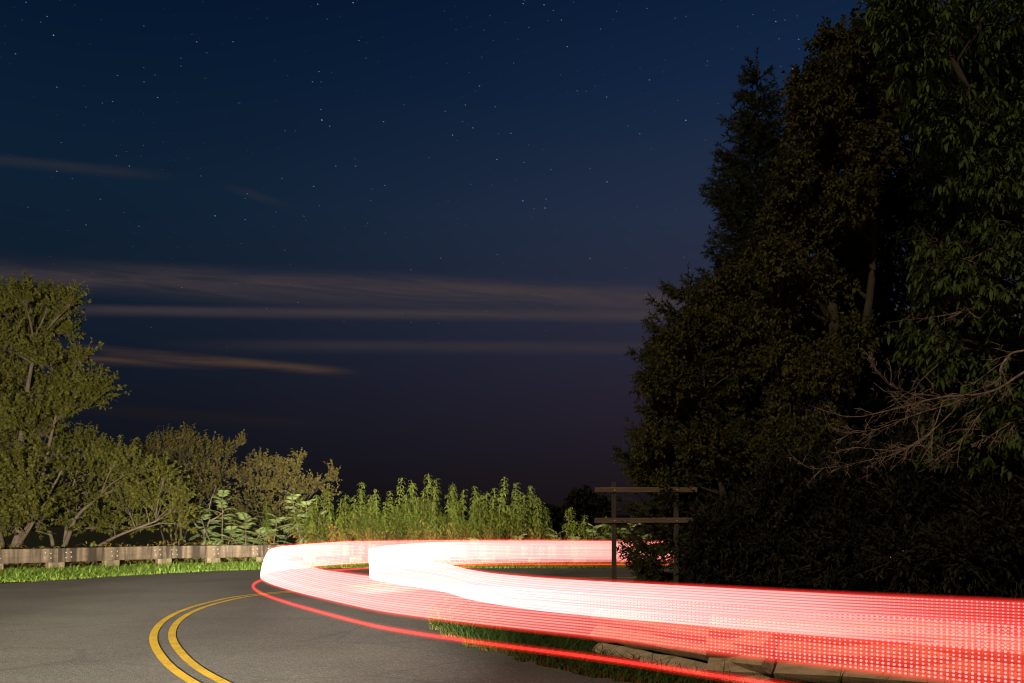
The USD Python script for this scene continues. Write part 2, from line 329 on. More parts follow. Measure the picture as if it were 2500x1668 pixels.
# ------------------------------------------------------------------ ground, road, painted lines
outer = curve([(30, -14), (8, -9), (-12, -7), (-23, 2), (-19, 11.5), (-12.5, 19.4), (-10.3, 23.4), (-8.2, 25.6), (-5, 26.5), (.5, 26.4), (12, 26.2), (45, 26.0)], 160)
inner_pts = [(30, -1.2), (12, 1.6), (7, 3.6), (3.4, 5.3), (1.1, 7.0), (-.1, 8.6), (-.85, 10.2), (-1.22, 12), (-1.15, 14), (-.4, 15.9), (1.5, 17.0), (5, 17.5), (12, 17.7), (45, 17.7)]
inner = curve(inner_pts, 160)
def flat_poly(pts, z, maxedge=None):
    p = Polygon(np.asarray(pts)[:, :2]).buffer(0)
    if p.geom_type != 'Polygon': p = max(p.geoms, key=lambda q: q.area)
    v, f = trimesh.creation.triangulate_polygon(p, engine='earcut')
    f = np.asarray(f); a = v[f[:, 1]] - v[f[:, 0]]; b = v[f[:, 2]] - v[f[:, 0]]
    fl = (a[:, 0] * b[:, 1] - a[:, 1] * b[:, 0]) < 0; f[fl] = f[fl][:, ::-1]
    return np.c_[v, np.full(len(v), z)], f
def ragged(c, amp, k):
    n = np.array([noise(np.array([[i * .9, k, 0.]]))[0] + .5 * noise(np.array([[i * 2.7, k, 5.]]))[0] - .75 for i in range(len(c))])
    t = unit(np.gradient(c, axis=0)); return c + np.stack([-t[:, 1], t[:, 0]], 1) * (n * amp)[:, None]
outer_r, inner_r = ragged(curve(outer, 700), .22, 1), ragged(curve(inner, 700), .2, 2)
S = 3500.0
gx = np.unique(np.r_[np.linspace(-S, -60, 12), np.linspace(-60, 60, 41), np.linspace(60, S, 12)])
X, Y = np.meshgrid(gx, gx, indexing='ij'); Z = -.02 * np.clip((np.hypot(X, Y) - 60) / 50, 0, 20)
I = np.arange(X.size).reshape(X.shape); q = np.stack([I[:-1, :-1], I[1:, :-1], I[1:, 1:], I[:-1, 1:]], -1).reshape(-1, 4)
tag(obj('ground', (np.stack([X, Y, Z], -1).reshape(-1, 3), np.vstack([q[:, [0, 1, 2]], q[:, [0, 2, 3]]])), M['ground']), 'dark grassy ground around the road bend', kind='structure')
tag(obj('road', flat_poly(np.vstack([outer_r, inner_r[::-1]]), .004), M['asphalt']), 'worn grey asphalt road sweeping through a hairpin bend', kind='structure')

line_mid = [(16, -3.4), (9, -.9), (5.2, 1.3), (2.4, 2.95), (.3, 4.3), (-1.0, 5.2), (-1.95, 6.15)]
def tr(c): return [at(300 + a / 3.357, 1300 + b / 3.357, EYE * F / (1300 + b / 3.357 - HORIZON))[:2] for a, b in c]
l_out = tr([(560, 1235), (420, 1130), (330, 1040), (265, 950), (242, 875), (258, 800), (312, 730), (400, 670), (540, 615), (700, 570), (900, 528), (1150, 494), (1380, 476)])
l_in = tr([(760, 1235), (650, 1150), (540, 1060), (450, 960), (403, 880), (415, 800), (470, 730), (560, 670), (700, 610), (900, 560), (1150, 516), (1400, 487)])
mid = [(np.array(a) + np.array(b)) / 2 for a, b in zip(curve(l_out, 40), curve(l_in, 40))]
mid = [np.array(p, float) for p in line_mid] + mid[2:38:3] + [np.array(p, float) for p in ((-3.5, 18.6), (-2.1, 20.2), (0, 21.1), (3.5, 21.7), (8, 21.8), (45, 21.8))]
cl = curve(mid, 500)
k_ = np.ones(9) / 9; cl = np.stack([np.convolve(np.pad(cl[:, i], 4, mode='edge'), k_, 'valid') for i in (0, 1)], 1)
nrm = unit(np.gradient(cl, axis=0)); nrm = np.stack([-nrm[:, 1], nrm[:, 0]], 1)
lines = tag(UsdGeom.Xform.Define(stage, '/World/road_markings'), 'double yellow centre line painted round the bend', kind='structure')
for o in (.108, -.108):
    e1, e2 = cl + nrm * (o + .046), cl + nrm * (o - .046); n = len(cl)
    v = np.c_[np.vstack([e1, e2]), np.full(2 * n, .0085)]; i = np.arange(n - 1)
    f = np.vstack([np.stack([i, n + i, n + i + 1], 1), np.stack([i, n + i + 1, i + 1], 1)])
    obj('yellow_line', (v, f), M['yellow'], lines)

# ------------------------------------------------------------------ far hills (dark line of the mountains)
hx = np.linspace(-2600, 2600, 120); hz = 26 + 55 * fbm(np.stack([hx / 700, 0 * hx, 0 * hx], 1), 4, 3)
v = []
for x_, h_ in zip(hx, hz): v += [(x_, 2300, -30), (x_, 2400 + .2 * abs(x_), h_), (x_, 2900, -30)]
f = []
for i in range(119):
    a = 3 * i
    for k in (0, 1): f += [[a + k, a + 3 + k, a + 4 + k], [a + k, a + 4 + k, a + 1 + k]]
tag(obj('hills', (np.array(v), np.array(f)), M['under'], smooth=True), 'dark distant mountain ridge under the night sky', kind='structure')

# ------------------------------------------------------------------ grass
def blades(pts, h, w, r, lean=.35, tall=0):
    n = len(pts); az = r.uniform(0, 2 * np.pi, n); le = np.abs(r.normal(0, lean, n))
    D = np.stack([np.cos(az) * np.sin(le), np.sin(az) * np.sin(le), np.cos(le)], 1)
    hh = h * r.uniform(.5, 1.25, n) * (1 + (r.random(n) < .04) * tall)
    P = np.c_[pts, np.zeros(n)]; S_ = np.stack([-np.sin(az + 1), np.cos(az + 1), 0 * az], 1); ww = (w * r.uniform(.7, 1.3, n))[:, None]
    bend = np.stack([np.cos(az), np.sin(az), 0 * az], 1) * (hh * r.uniform(.1, .5, n))[:, None]
    mid_ = P + D * hh[:, None] * .55; tip = P + D * hh[:, None] + bend - np.array([0, 0, 1]) * (hh * .1)[:, None]
    v = np.stack([P - S_ * ww / 2, P + S_ * ww / 2, mid_ + S_ * ww * .4, mid_ - S_ * ww * .4, tip], 1).reshape(-1, 3)
    f0 = np.array([[0, 1, 2], [0, 2, 3], [3, 2, 4]])
    return v, (f0[None] + 5 * np.arange(n)[:, None, None]).reshape(-1, 3)
def scatter(poly, n, r):
    x0, y0, x1, y1 = poly.bounds; out = []; have = 0
    while have < n:
        p = np.stack([r.uniform(x0, x1, n * 2), r.uniform(y0, y1, n * 2)], 1)
        p = p[shapely.contains_xy(poly, p[:, 0], p[:, 1])]; out.append(p); have += len(p)
    return np.vstack(out)[:n]
def in_view(p, pad=.06):
    return (np.abs(p[:, 0]) < (1250 / F + pad) * p[:, 1] + .5) & (p[:, 1] > 3)

rail_line = curve([(-26, 12.8), (-20.6, 19.4), (-15.9, 24.6), (-13.2, 27.4), (-10.4, 29.6), (-6.8, 30.5), (-2, 30.3), (4, 29.4), (10, 29.0), (22, 28.8)], 400)
verge = Polygon(np.vstack([curve(outer, 700)[:, :2], (rail_line + [0, .9])[::-1]])).buffer(0)
vp = Polygon([(-24, 9), (-24, 32), (9, 32), (9, 25.5), (-8, 24)]).intersection(Polygon(np.vstack([outer_r[150:, :2], (rail_line + np.array([-.5, .8]))[::-1]])).buffer(0))
pts = scatter(vp, 60000, R); pts = pts[in_view(pts)]
tag(obj('verge_grass', blades(pts, .085, .022, R, .6, 1.8), M['grass']), 'bright green mown grass strip between road edge and timber guardrail', 'grass', kind='stuff')
island = Polygon(inner_r).buffer(-.05)
island = Polygon(np.vstack([inner_r[120:620], [(30, 17)], [(30, 0)]])).buffer(0)
near_zone = island.intersection(Polygon([(-2, 5), (9, 3), (9, 10), (2.5, 10.5), (-2, 13.5)]))
pts = scatter(near_zone, 52000, R); pts = pts[in_view(pts)]
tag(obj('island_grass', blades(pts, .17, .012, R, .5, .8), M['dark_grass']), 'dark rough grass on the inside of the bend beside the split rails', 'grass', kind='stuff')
far_zone = island.difference(near_zone)
pts = scatter(far_zone, 30000, R); pts = pts[in_view(pts) & (pts[:, 1] < 17.6)]
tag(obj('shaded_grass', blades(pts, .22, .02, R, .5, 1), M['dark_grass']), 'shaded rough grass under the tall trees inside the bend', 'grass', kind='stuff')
edge = Polygon(np.vstack([inner_r[200:420], (inner_r + [.16, .14])[200:420][::-1]])).buffer(0)
pts = scatter(edge, 7000, R); pts = pts[in_view(pts)]
tag(obj('dry_edge_grass', blades(pts, .07, .012, R, .9), M['dead_grass']), 'dry straw coloured grass fringe along the inner edge of the asphalt', 'grass', kind='stuff')

# ------------------------------------------------------------------ timber guardrail
gr = thing('guardrail', 'weathered brown timber guardrail with thick posts curving behind the bend', 'guardrail')
cum = np.r_[0, np.cumsum(np.linalg.norm(np.diff(rail_line, axis=0), axis=1))]
def on_rail(s): return np.array([np.interp(s, cum, rail_line[:, 0]), np.interp(s, cum, rail_line[:, 1])])
rr = np.random.default_rng(5)
SP = 1.72; nb = int(cum[-1] / (2 * SP))
for b in range(nb):
    s0, s1 = b * 2 * SP, (b + 1) * 2 * SP - .012
    a, c = on_rail(s0), on_rail(s1); t = unit(c - a); out_ = np.array([t[1], -t[0]])       # towards the road
    dz0, dz1 = rr.normal(0, .012, 2); o = rr.normal(0, .006)
    A, B = np.r_[a + out_ * (.10 + o), .465 + dz0], np.r_[c + out_ * (.10 + o), .465 + dz1]
    L_ = np.linalg.norm(B - A); ang = math.degrees(math.atan2(t[1], t[0]))
    loc = box_between((0, 0, 0), (L_, 0, 0), .20, .45, bevel=.015, seg=6, jitter=.003, r=rr)
    m = obj('beam', loc, M['rail'], gr)
    UsdGeom.Xformable(m).AddTranslateOp().Set(Gf.Vec3d(*A)); UsdGeom.Xformable(m).AddRotateXYZOp().Set((0, -math.degrees(math.asin((B - A)[2] / L_)), ang))
    if abs((a[0] + c[0]) / 2) < .75 * a[1] and a[0] < 9:
        for bx in (.22, .38, L_ / 2 - .08, L_ / 2 + .08, L_ - .22, L_ - .38):
            for bz in (-.08, .09):
                cyl = trimesh.creation.cylinder(.019, .026, sections=8); cyl.apply_transform(trimesh.transformations.rotation_matrix(np.pi / 2, [1, 0, 0]))
                cyl.apply_translation([bx + rr.normal(0, .01), -.105, bz + rr.normal(0, .01)])
                obj('bolt', cyl, M['bolt'], m)
    for s_ in (s0 + .02, s0 + SP):
        p = on_rail(s_); t2 = unit(on_rail(s_ + .2) - on_rail(s_ - .2)) if s_ > .3 else t; o2 = np.array([t2[1], -t2[0]])
        pm = box_between((0, 0, -.3), (0, 0, .62 + rr.normal(0, .01)), .30, .48, up=(t2[0], t2[1], 0), bevel=.02, seg=2, jitter=.003, r=rr)
        m = obj('post', pm, M['post'], gr)
        UsdGeom.Xformable(m).AddTranslateOp().Set(Gf.Vec3d(*(p - o2 * .155), 0))

# ------------------------------------------------------------------ sign frame
D_S = 14.0; pl, pr = at(1499, 1300, D_S)[0], at(1650.5, 1300, D_S)[0]
sf = thing('sign_frame', 'empty dark wooden sign frame of two posts and two cross rails', 'sign frame', ((pl + pr) / 2, D_S, 0))
hw = (pr - pl) / 2; ztop, zlow = EYE + (HORIZON - 1196.5) / F * D_S, EYE + (HORIZON - 1271) / F * D_S
obj('post', box_between((-hw, 0, -.3), (-hw, 0, ztop + .14), .078, .078, up=(0, 1, 0), bevel=.006), M['sign_post'], sf)
obj('post', box_between((hw, 0, -.3), (hw, 0, ztop + .06), .078, .078, up=(0, 1, 0), bevel=.006), M['sign_post'], sf)
for z_ in (ztop, zlow):
    w0, w1 = at(1451, 0, D_S)[0] - (pl + pr) / 2, at(1699, 0, D_S)[0] - (pl + pr) / 2
    m = obj('cross_rail', box_between((w0, -.062, z_), (w1, -.062, z_ + .004), .045, .092, bevel=.006, seg=4, jitter=.0015, r=rr), M['sign_rail'], sf)
    for x_ in (-hw, hw):
        cy = trimesh.creation.cylinder(.011, .012, sections=8); cy.apply_transform(trimesh.transformations.rotation_matrix(np.pi / 2, [1, 0, 0])); cy.apply_translation([x_, -.089, z_])
        obj('bolt', cy, M['bolt'], m)

# ------------------------------------------------------------------ low split-rail fence on the inside of the bend
def log(a, b, r0, r):
    a, b = np.asarray(a, float), np.asarray(b, float); n = 9; t = np.linspace(0, 1, n)[:, None]
    P = a + (b - a) * t + np.c_[r.normal(0, .012, (n, 2)), r.normal(0, .010, n)]
    v, f = tube(P, r0 * r.uniform(.85, 1.15, n), 7)
    ph = np.arange(len(v)) % 7; k = 1 + .22 * np.array([.9, -.6, .5, -.9, .3, .7, -.5])[ph]; c = np.repeat(P, 7, 0)
    return c + (v - c) * k[:, None], f
def worm_fence(verts, name_label, levels, r, z0=.09):
    th = thing('rail_fence', name_label, 'fence')
    for i in range(len(verts) - 1):
        a, b = np.array(verts[i], float), np.array(verts[i + 1], float); d = unit(b - a) * .28
        for k in range(levels):
            z = z0 + (k * 2 + i % 2) * .088
            m = obj('rail', log(np.r_[a - d, z], np.r_[b + d, z + r.normal(0, .012)], r.uniform(.075, .092), r), M['log'], th, smooth=50)
    return th
lr = np.random.default_rng(11)
worm_fence([(1.05, 8.25), (1.95, 6.75), (3.45, 6.35), (4.6, 5.0), (6.6, 4.6)], 'low zigzag fence of stacked grey split logs in the near grass', 3, lr)
worm_fence([(3.05, 16.4), (5.3, 16.2), (7.2, 16.9)], 'pale split log fence across the far side of the island behind the sign posts', 2, lr, .12)
lg = obj('fallen_log', log((1.35, 13.2, .36), (2.3, 12.6, .28), .10, lr), M['dark_bark'], smooth=50)
tag(lg, 'short dark log lying left of the sign posts', 'log')

# ------------------------------------------------------------------ trees
def branch_path(a, b, r, n=7, wob=.06, sag=0):
    t = np.linspace(0, 1, n)[:, None]; L = np.linalg.norm(b - a)
    p = a + (b - a) * t; w = np.cumsum(r.normal(0, wob * L / n, (n, 3)), 0); w -= w[-1:] * t
    p = p + w; p[:, 2] += sag * L * np.sin(np.pi * t[:, 0]); return p
def clump_tree(name, label, cat, base, stems, clumps, leafmat, barkmat, leaf, r, group=None, twig=.5, per=10, up=.25, drop=0.0, strap=False, side_tw=0.0, part='crown'):
    """stems: list of (points, r0, r1) relative to the base. clumps: (centre, radii, number of twigs) in world space. leaf = (length, width)"""
    base = np.asarray(base, float)
    th = thing(name, label, cat, base, group)
    mb = MB(); nodes = []; nrad = []
    for pts, r0, r1 in stems:
        c = curve(np.asarray(pts, float) + base, 14); mb.add(tube(c, np.linspace(r0, r1, 14), 7)); nodes.append(c); nrad.append(np.linspace(r0, r1, 14))
    nodes, nrad = np.vstack(nodes), np.hstack(nrad)
    obj('trunk', mb.get(), barkmat, th, smooth=60, origin=base)
    bm, lm = MB(), MB()
    for c, rad, nt in clumps:
        c, rad = np.asarray(c, float), np.broadcast_to(np.asarray(rad, float), (3,))
        dz = c[2] - nodes[:, 2]; cost = np.linalg.norm(nodes - c, axis=1) + np.where(dz < .1 * np.linalg.norm(nodes - c, axis=1), 2.0, 0)
        k = int(np.argmin(cost)); a = nodes[k]
        p = branch_path(a, c + (c - a) * .15, r, 8, .10, .04); rb = min(nrad[k] * .6, .02 + .018 * np.linalg.norm(c - a))
        bm.add(tube(p, np.linspace(rb, rb * .3, 8), 5))
        ns = max(4, nt // 9)
        q = unit(r.normal(size=(ns, 3)) + [0, 0, up]); tips = c + q * rad * r.uniform(.55, .95, (ns, 1))
        src = p[r.integers(3, 8, ns)]
        for s_, e_ in zip(src, tips):
            bm.add(tube(branch_path(s_, e_, r, 5, .12, .05), np.linspace(rb * .35, rb * .12, 5), 4, cap=False))
        # twigs
        q = unit(r.normal(size=(nt, 3))); rr_ = r.random((nt, 1)) ** .45; st = c + q * rad * rr_ * .95
        dirn = unit(q * .8 + np.array([0, 0, up * 1.6]) + r.normal(0, .35, (nt, 3)) + unit(st - a) * .5)
        ln = twig * r.uniform(.5, 1.2, nt); en = st + dirn * ln[:, None]
        bm.add(twigs(st - dirn * ln[:, None] * .2, en, np.full(nt, .006), np.full(nt, .003)))
        # leaves along the twigs
        tt = r.uniform(.05, 1.05, (nt, per)); P = (st[:, None] + dirn[:, None] * (ln[:, None] * tt)[:, :, None]).reshape(-1, 3)
        dd = np.repeat(dirn, per, 0); n = len(P)
        D = unit(dd * .5 + r.normal(0, .7, (n, 3)) + np.array([0, 0, -drop])); U = unit(np.array([0, 0, 1.0]) + r.normal(0, .45, (n, 3)) + q.repeat(per, 0) * .4)
        L = leaf[0] * r.uniform(.6, 1.2, n)
        lm.add(straps(P, D, L, L * leaf[1] / leaf[0], r.uniform(.2, .5, n)) if strap else cards(P, D, U, L, L * leaf[1] / leaf[0], .2, .1))
    obj('branches', bm.get(), barkmat, th, origin=base, kind='stuff')
    obj(part, lm.get(), leafmat, th, origin=base, kind='stuff')
    return th
def clumps_px(rows, d, depth=1.0, k=1.0, r=None, sh=0):
    """rows: (px, py, radius in px, twigs); the crown's clumps at about d metres"""
    out = []
    for px, py, rp, nt in rows:
        dd = d + (r.uniform(-depth, depth) if r is not None else 0); c = at(px, py, dd); q = max(rp - sh, rp * .4) / F * d
        out.append((c, (q, q * 1.1, q), int(nt * k)))
    return out

tr1 = np.random.default_rng(21)
# left tree
DL = 29.0
b1 = at(15, 1316, DL); b1[2] = 0
stemsL = [([(0, 0, -.2), (.5, 0, 1.2), (.35, .2, 3.5), (.6, .2, 6.0), (1.0, .1, 8.0)], .20, .05), ([(0, 0, -.1), (-.6, .3, 1.6), (-1.3, .2, 4.5), (-1.2, 0, 7.5)], .17, .05),
          ([(.2, 0, 0), (1.2, -.2, 2.2), (1.7, -.2, 4.4), (2.1, 0, 6.6)], .11, .03), ([(.2, 0, .3), (1.2, -.4, 1.5), (2.2, -.3, 3.4)], .08, .03)]
rowsL = [(-70, 790, 75, 60), (10, 760, 62, 60), (75, 760, 34, 36), (62, 735, 20, 16), (120, 748, 22, 20), (95, 800, 36, 32), (152, 770, 20, 18), (168, 745, 9, 9), (140, 815, 30, 26), (60, 840, 56, 50), (0, 850, 62, 46), (-60, 890, 80, 50),
         (165, 812, 10, 8), (110, 880, 48, 44), (40, 930, 62, 52), (165, 905, 26, 24), (196, 880, 9, 8), (-30, 980, 76, 56), (110, 960, 56, 50), (175, 965, 36, 34), (222, 952, 20, 22), (246, 966, 13, 13), (208, 985, 22, 20), (60, 1020, 62, 50),
         (150, 1010, 34, 30), (105, 1050, 52, 40), (20, 1080, 70, 48), (-50, 1100, 70, 40), (30, 1160, 60, 30), (-30, 1200, 60, 26), (60, 1235, 40, 14), (5, 1265, 34, 12)]
clump_tree('broadleaf_tree', 'tall olive green tree with several leaning stems at the left edge behind the guardrail', 'tree', b1, stemsL, [(c, r_ * np.array([1.15, 1.0, .72]), n_) for c, r_, n_ in clumps_px(rowsL, DL, 1.4, 2.2, tr1, 24)] + clumps_px([(10, 1185, 44, 26), (50, 1225, 40, 22), (88, 1255, 34, 16), (20, 1280, 34, 14), (-20, 1240, 40, 20), (60, 1170, 40, 22)], DL - 1.4, .3, 2.4, tr1, 8), M['maple'], M['bark'], (.135, .095), tr1, twig=.85, per=20, up=.6)
# low spreading tree in front of it
DB = 30.0
b2 = at(132, 1318, DB); b2[2] = 0
stemsB = [([(0, 0, -.2), (.5, 0, .9), (1.0, -.2, 1.8), (1.9, -.3, 2.5)], .11, .04), ([(0, 0, .1), (-.3, .2, 1.2), (-1.2, 0, 2.2)], .09, .03), ([(.8, 0, 0), (2.3, -.4, .9), (4.1, -.5, 1.6)], .08, .03), ([(.4, 0, .8), (.5, .2, 2.4), (.9, 0, 3.6)], .07, .02)]
rowsB = [(60, 1135, 52, 36), (120, 1110, 44, 34), (185, 1085, 42, 38), (225, 1110, 34, 28), (165, 1150, 46, 34), (90, 1190, 40, 24), (240, 1155, 42, 34), (290, 1120, 32, 28), (325, 1148, 34, 30), (365, 1180, 36, 30), (410, 1195, 26, 22), (300, 1190, 40, 32),
         (230, 1205, 36, 24), (30, 1180, 44, 26), (-40, 1180, 60, 30), (350, 1215, 30, 22), (150, 1215, 30, 14), (400, 1165, 22, 18), (440, 1215, 16, 10), (20, 1250, 26, 10), (280, 1285, 30, 12), (340, 1285, 30, 14), (120, 1245, 34, 12), (190, 1245, 36, 14), (240, 1255, 30, 12), (90, 1285, 24, 8), (390, 1270, 30, 12), (420, 1245, 30, 12), (310, 1240, 34, 16), (370, 1235, 30, 14), (60, 1215, 44, 26), (130, 1215, 40, 22), (10, 1290, 30, 14), (170, 1285, 26, 12), (230, 1290, 24, 10), (440, 1280, 24, 10)]
clump_tree('spreading_tree', 'low spreading olive tree with pale bare limbs behind the guardrail at the left', 'tree', b2, stemsB, [(c, r_ * np.array([1.25, 1.0, .55]), n_) for c, r_, n_ in clumps_px(rowsB, DB, .9, 1.9, tr1, 16)], M['maple'], M['bark'], (.125, .085), tr1, twig=.75, per=20, up=.3)
# brown shrubs
def shrub(cx, base_py, rows, d, label, r, k=1.0, mat='brown_leaf', leaf=(.11, .065)):
    b = at(cx, base_py, d); b[2] = 0; st = []
    for q in range(5):
        a = r.uniform(-1, 1); st.append(([(a * .2, 0, -.1), (a * .5, r.uniform(-.2, .2), .9), (a * 1.1, r.uniform(-.3, .3), 2.2)], .05, .018))
    return clump_tree('shrub', label, 'shrub', b, st, clumps_px(rows, d, .6, k, r, 7), M[mat], M['dark_bark'], leaf, r, twig=.5, per=14, up=.4, part='foliage')
shrub(430, 1318, [(360, 1110, 34, 34), (405, 1090, 30, 30), (450, 1095, 34, 34), (462, 1070, 16, 12), (500, 1100, 34, 34), (545, 1105, 28, 28), (582, 1085, 11, 10), (420, 1140, 42, 40), (490, 1150, 42, 36), (540, 1150, 34, 28), (380, 1160, 34, 26), (450, 1200, 40, 26), (510, 1200, 34, 26), (400, 1225, 40, 26), (470, 1250, 40, 22), (540, 1215, 34, 22), (430, 1285, 34, 16), (560, 1270, 30, 14)],
      32.0, 'brown leaved shrub with twiggy crown behind the spreading olive tree', np.random.default_rng(31), 1.9)
shrub(670, 1318, [(640, 1140, 26, 26), (690, 1150, 28, 26), (640, 1185, 38, 34), (700, 1190, 36, 32), (735, 1125, 9, 8), (722, 1148, 13, 12), (600, 1170, 24, 20), (770, 1185, 15, 12), (800, 1170, 12, 10), (815, 1158, 7, 6), (740, 1200, 28, 20), (650, 1240, 40, 22), (600, 1230, 30, 20), (720, 1240, 34, 22), (680, 1270, 40, 22), (610, 1280, 34, 16), (760, 1260, 34, 18), (800, 1215, 20, 12)],
      32.6, 'smaller brown twiggy shrub between the pale compound-leaved plants', np.random.default_rng(32), 1.9)
tb = at(498, 1318, 31.6); tb[2] = 0
bt = thing('bare_sapling', 'small bare forked sapling under the brown shrub behind the guardrail', 'sapling', tb)
obj('trunk', tube(curve([(0, 0, -.1), (.05, 0, .7), (0, 0, 1.15)], 6), np.linspace(.075, .055, 6), 6), M['bark'], bt, smooth=60)
for pth in ([(0, 0, 1.1), (.22, 0, 1.6), (.2, .1, 2.3), (.5, 0, 3.0)], [(0, 0, 1.1), (-.35, 0, 1.5), (-.6, -.1, 2.1), (-.55, 0, 2.9)], [(-.35, 0, 1.5), (-.9, .1, 1.75), (-1.5, 0, 1.8)], [(.22, 0, 1.6), (.7, 0, 1.9), (1.1, 0, 2.6)]):
    obj('limb', tube(curve(pth, 8), np.linspace(.04, .012, 8), 5), M['bark'], bt, smooth=60)

# ---- conifers
def conifer(label, base, height, width, r, low=0.0, prof=1.0, mat='needle', dens=1.0, lean=0.0):
    base = np.asarray(base, float); th = thing('conifer', label, 'tree', base)
    tp = np.array([(0, 0, -.3), (lean * .3, 0, height * .4), (lean, 0, height)])
    obj('trunk', tube(curve(tp, 12), np.linspace(.02 * height, .008, 12), 7), M['dark_bark'], th, smooth=60)
    bm, nm = MB(), MB(); A_, B_, RA, RB = [], [], [], []
    h = low
    while h < height * .985:
        u = (h - low) / (height - low); nbr = 7 if u < .9 else 4
        for q in range(nbr):
            az = r.uniform(0, 2 * np.pi); L = width * (1 - u) ** prof * r.uniform(.62, 1.12) + .16 * r.uniform(.5, 1.4)
            p0 = np.array([lean * h / height, 0, h + r.uniform(-.1, .1)]); d = np.array([math.cos(az), math.sin(az), 0])
            n = 7; t = np.linspace(0, 1, n)[:, None]; rise = .55 * u ** 1.5 + .10
            P = p0 + d * L * t + np.array([0, 0, 1]) * L * (rise * t - (.42 - .5 * u * .6) * np.sin(t * np.pi * .8) * .8 + .10 * t ** 3)
            bm.add(tube(P, np.linspace(.012 + .006 * L, .004, n), 3, cap=False))
            ntw = int(max(6, L * 17)); tt = np.sort(r.uniform(.12, 1, ntw)); sgn = np.where(np.arange(ntw) % 2, 1, -1)
            Q = np.stack([np.interp(tt, t[:, 0], P[:, k]) for k in range(3)], 1); side = np.array([-d[1], d[0], 0])
            tl = (.16 + .34 * L * (1 - tt)) * r.uniform(.6, 1.1, ntw) * .8 + .06
            dirn = unit(d * r.uniform(.5, 1.0, (ntw, 1)) + side * (sgn * r.uniform(.5, 1, ntw))[:, None] + np.array([0, 0, 1]) * r.normal(-.10, .2, (ntw, 1)))
            A_.append(Q); B_.append(Q + dirn * tl[:, None])
            A_.append(P[-3:-2]); B_.append(P[-1:] + unit(P[-1:] - P[-3:-2]) * .08)
        h += (.20 + .16 * (1 - u)) / dens
    A_.append(tp[-1:] + [[0, 0, -.6]]); B_.append(tp[-1:] + [[0, 0, .35]])
    A_, B_ = np.vstack(A_), np.vstack(B_); ln = np.linalg.norm(B_ - A_, axis=1)
    bm.add(twigs(A_, B_, np.full(len(A_), .004), np.full(len(A_), .002)))
    cnt = np.maximum(9, (ln * 85)).astype(int); idx = np.repeat(np.arange(len(A_)), cnt); n = len(idx)
    t = r.random(n)[:, None]; d = unit(B_ - A_)[idx]; P = A_[idx] + (B_ - A_)[idx] * t
    D = unit(d * .75 + unit(r.normal(size=(n, 3))) * .85 + [0, 0, .12]); S_ = unit(np.cross(D, r.normal(size=(n, 3))))
    L = r.uniform(.06, .12, n)[:, None]
    v = np.stack([P - S_ * .010, P + S_ * .010, P + D * L], 1).reshape(-1, 3)
    nm.add((v, np.arange(3 * n).reshape(-1, 3)))
    obj('branches', bm.get(), M['dark_bark'], th, kind='stuff'); obj('needles', nm.get(), M[mat], th, kind='stuff')
    return th
cr = np.random.default_rng(41)
DC = 15.6
c1 = at(1848, 1300, DC); c1[2] = 0
conifer('tall dark spruce with a thin pointed spire standing above the sign frame', c1, EYE + (HORIZON - 165) / F * DC, 2.5, cr, .7, .92, dens=1.7)
c2 = at(1680, 1300, 15.0); c2[2] = 0
conifer('shorter dark spruce leaning out over the far road behind the sign', c2, EYE + (HORIZON - 690) / F * 15.0, 1.5, cr, .75, .55, 'needle_olive', dens=1.5)

# ---- broadleaf trees on the right
tr2 = np.random.default_rng(51)
b3 = at(1900, 1300, 14.3); b3[2] = 0
rowsC = [(1605, 860, 20, 18), (1640, 850, 34, 34), (1600, 930, 28, 26), (1650, 930, 46, 40), (1620, 1010, 42, 38), (1595, 1080, 30, 26), (1640, 1100, 46, 40), (1580, 1150, 26, 22), (1640, 1180, 42, 32), (1700, 800, 44, 40), (1730, 880, 52, 44), (1710, 980, 56, 46),
         (1720, 1080, 56, 46), (1720, 1170, 50, 34), (1780, 700, 52, 46), (1740, 740, 36, 30), (1800, 800, 58, 46), (1810, 900, 60, 46), (1800, 1010, 62, 46), (1810, 1110, 60, 40), (1850, 640, 44, 36), (1890, 560, 40, 30)]
clump_tree('leafy_tree', 'broad olive leaved tree bulging out toward the sign at the left of the dark wood', 'tree', b3, [([(0, 0, -.2), (.1, 0, 2.5), (-.2, 0, 6.5)], .14, .04), ([(-.3, 0, -.1), (-1.0, -.2, 1.8), (-1.3, 0, 3.8)], .09, .03)],
           clumps_px(rowsC, 14.3, .7, 4.2, tr2, 16), M['broad'], M['dark_bark'], (.068, .044), tr2, twig=.30, per=14, up=.1, drop=.5)
tr3 = np.random.default_rng(52)
b4 = at(2040, 1300, 13.2); b4[2] = 0
rowsD = [(2030, 110, 26, 30), (2060, 165, 36, 34), (2005, 190, 28, 26), (1990, 260, 44, 40), (1955, 215, 20, 20), (1965, 290, 34, 30), (2050, 260, 48, 40), (2100, 110, 26, 26), (2120, 170, 46, 40), (2130, 260, 50, 40), (1975, 370, 50, 44), (2050, 370, 56, 44), (2130, 370, 52, 40),
         (1940, 430, 34, 30), (1990, 470, 60, 46), (2070, 480, 60, 40), (1920, 530, 40, 36), (1980, 580, 64, 46), (2070, 590, 60, 40), (1900, 640, 48, 42), (1980, 690, 64, 46), (2070, 700, 60, 36), (1910, 750, 50, 42), (1990, 800, 62, 42), (1920, 860, 56, 42), (2010, 910, 60, 36), (1930, 970, 60, 40), (1990, 1060, 60, 34), (1900, 1080, 54, 36), (2090, 830, 60, 30)]
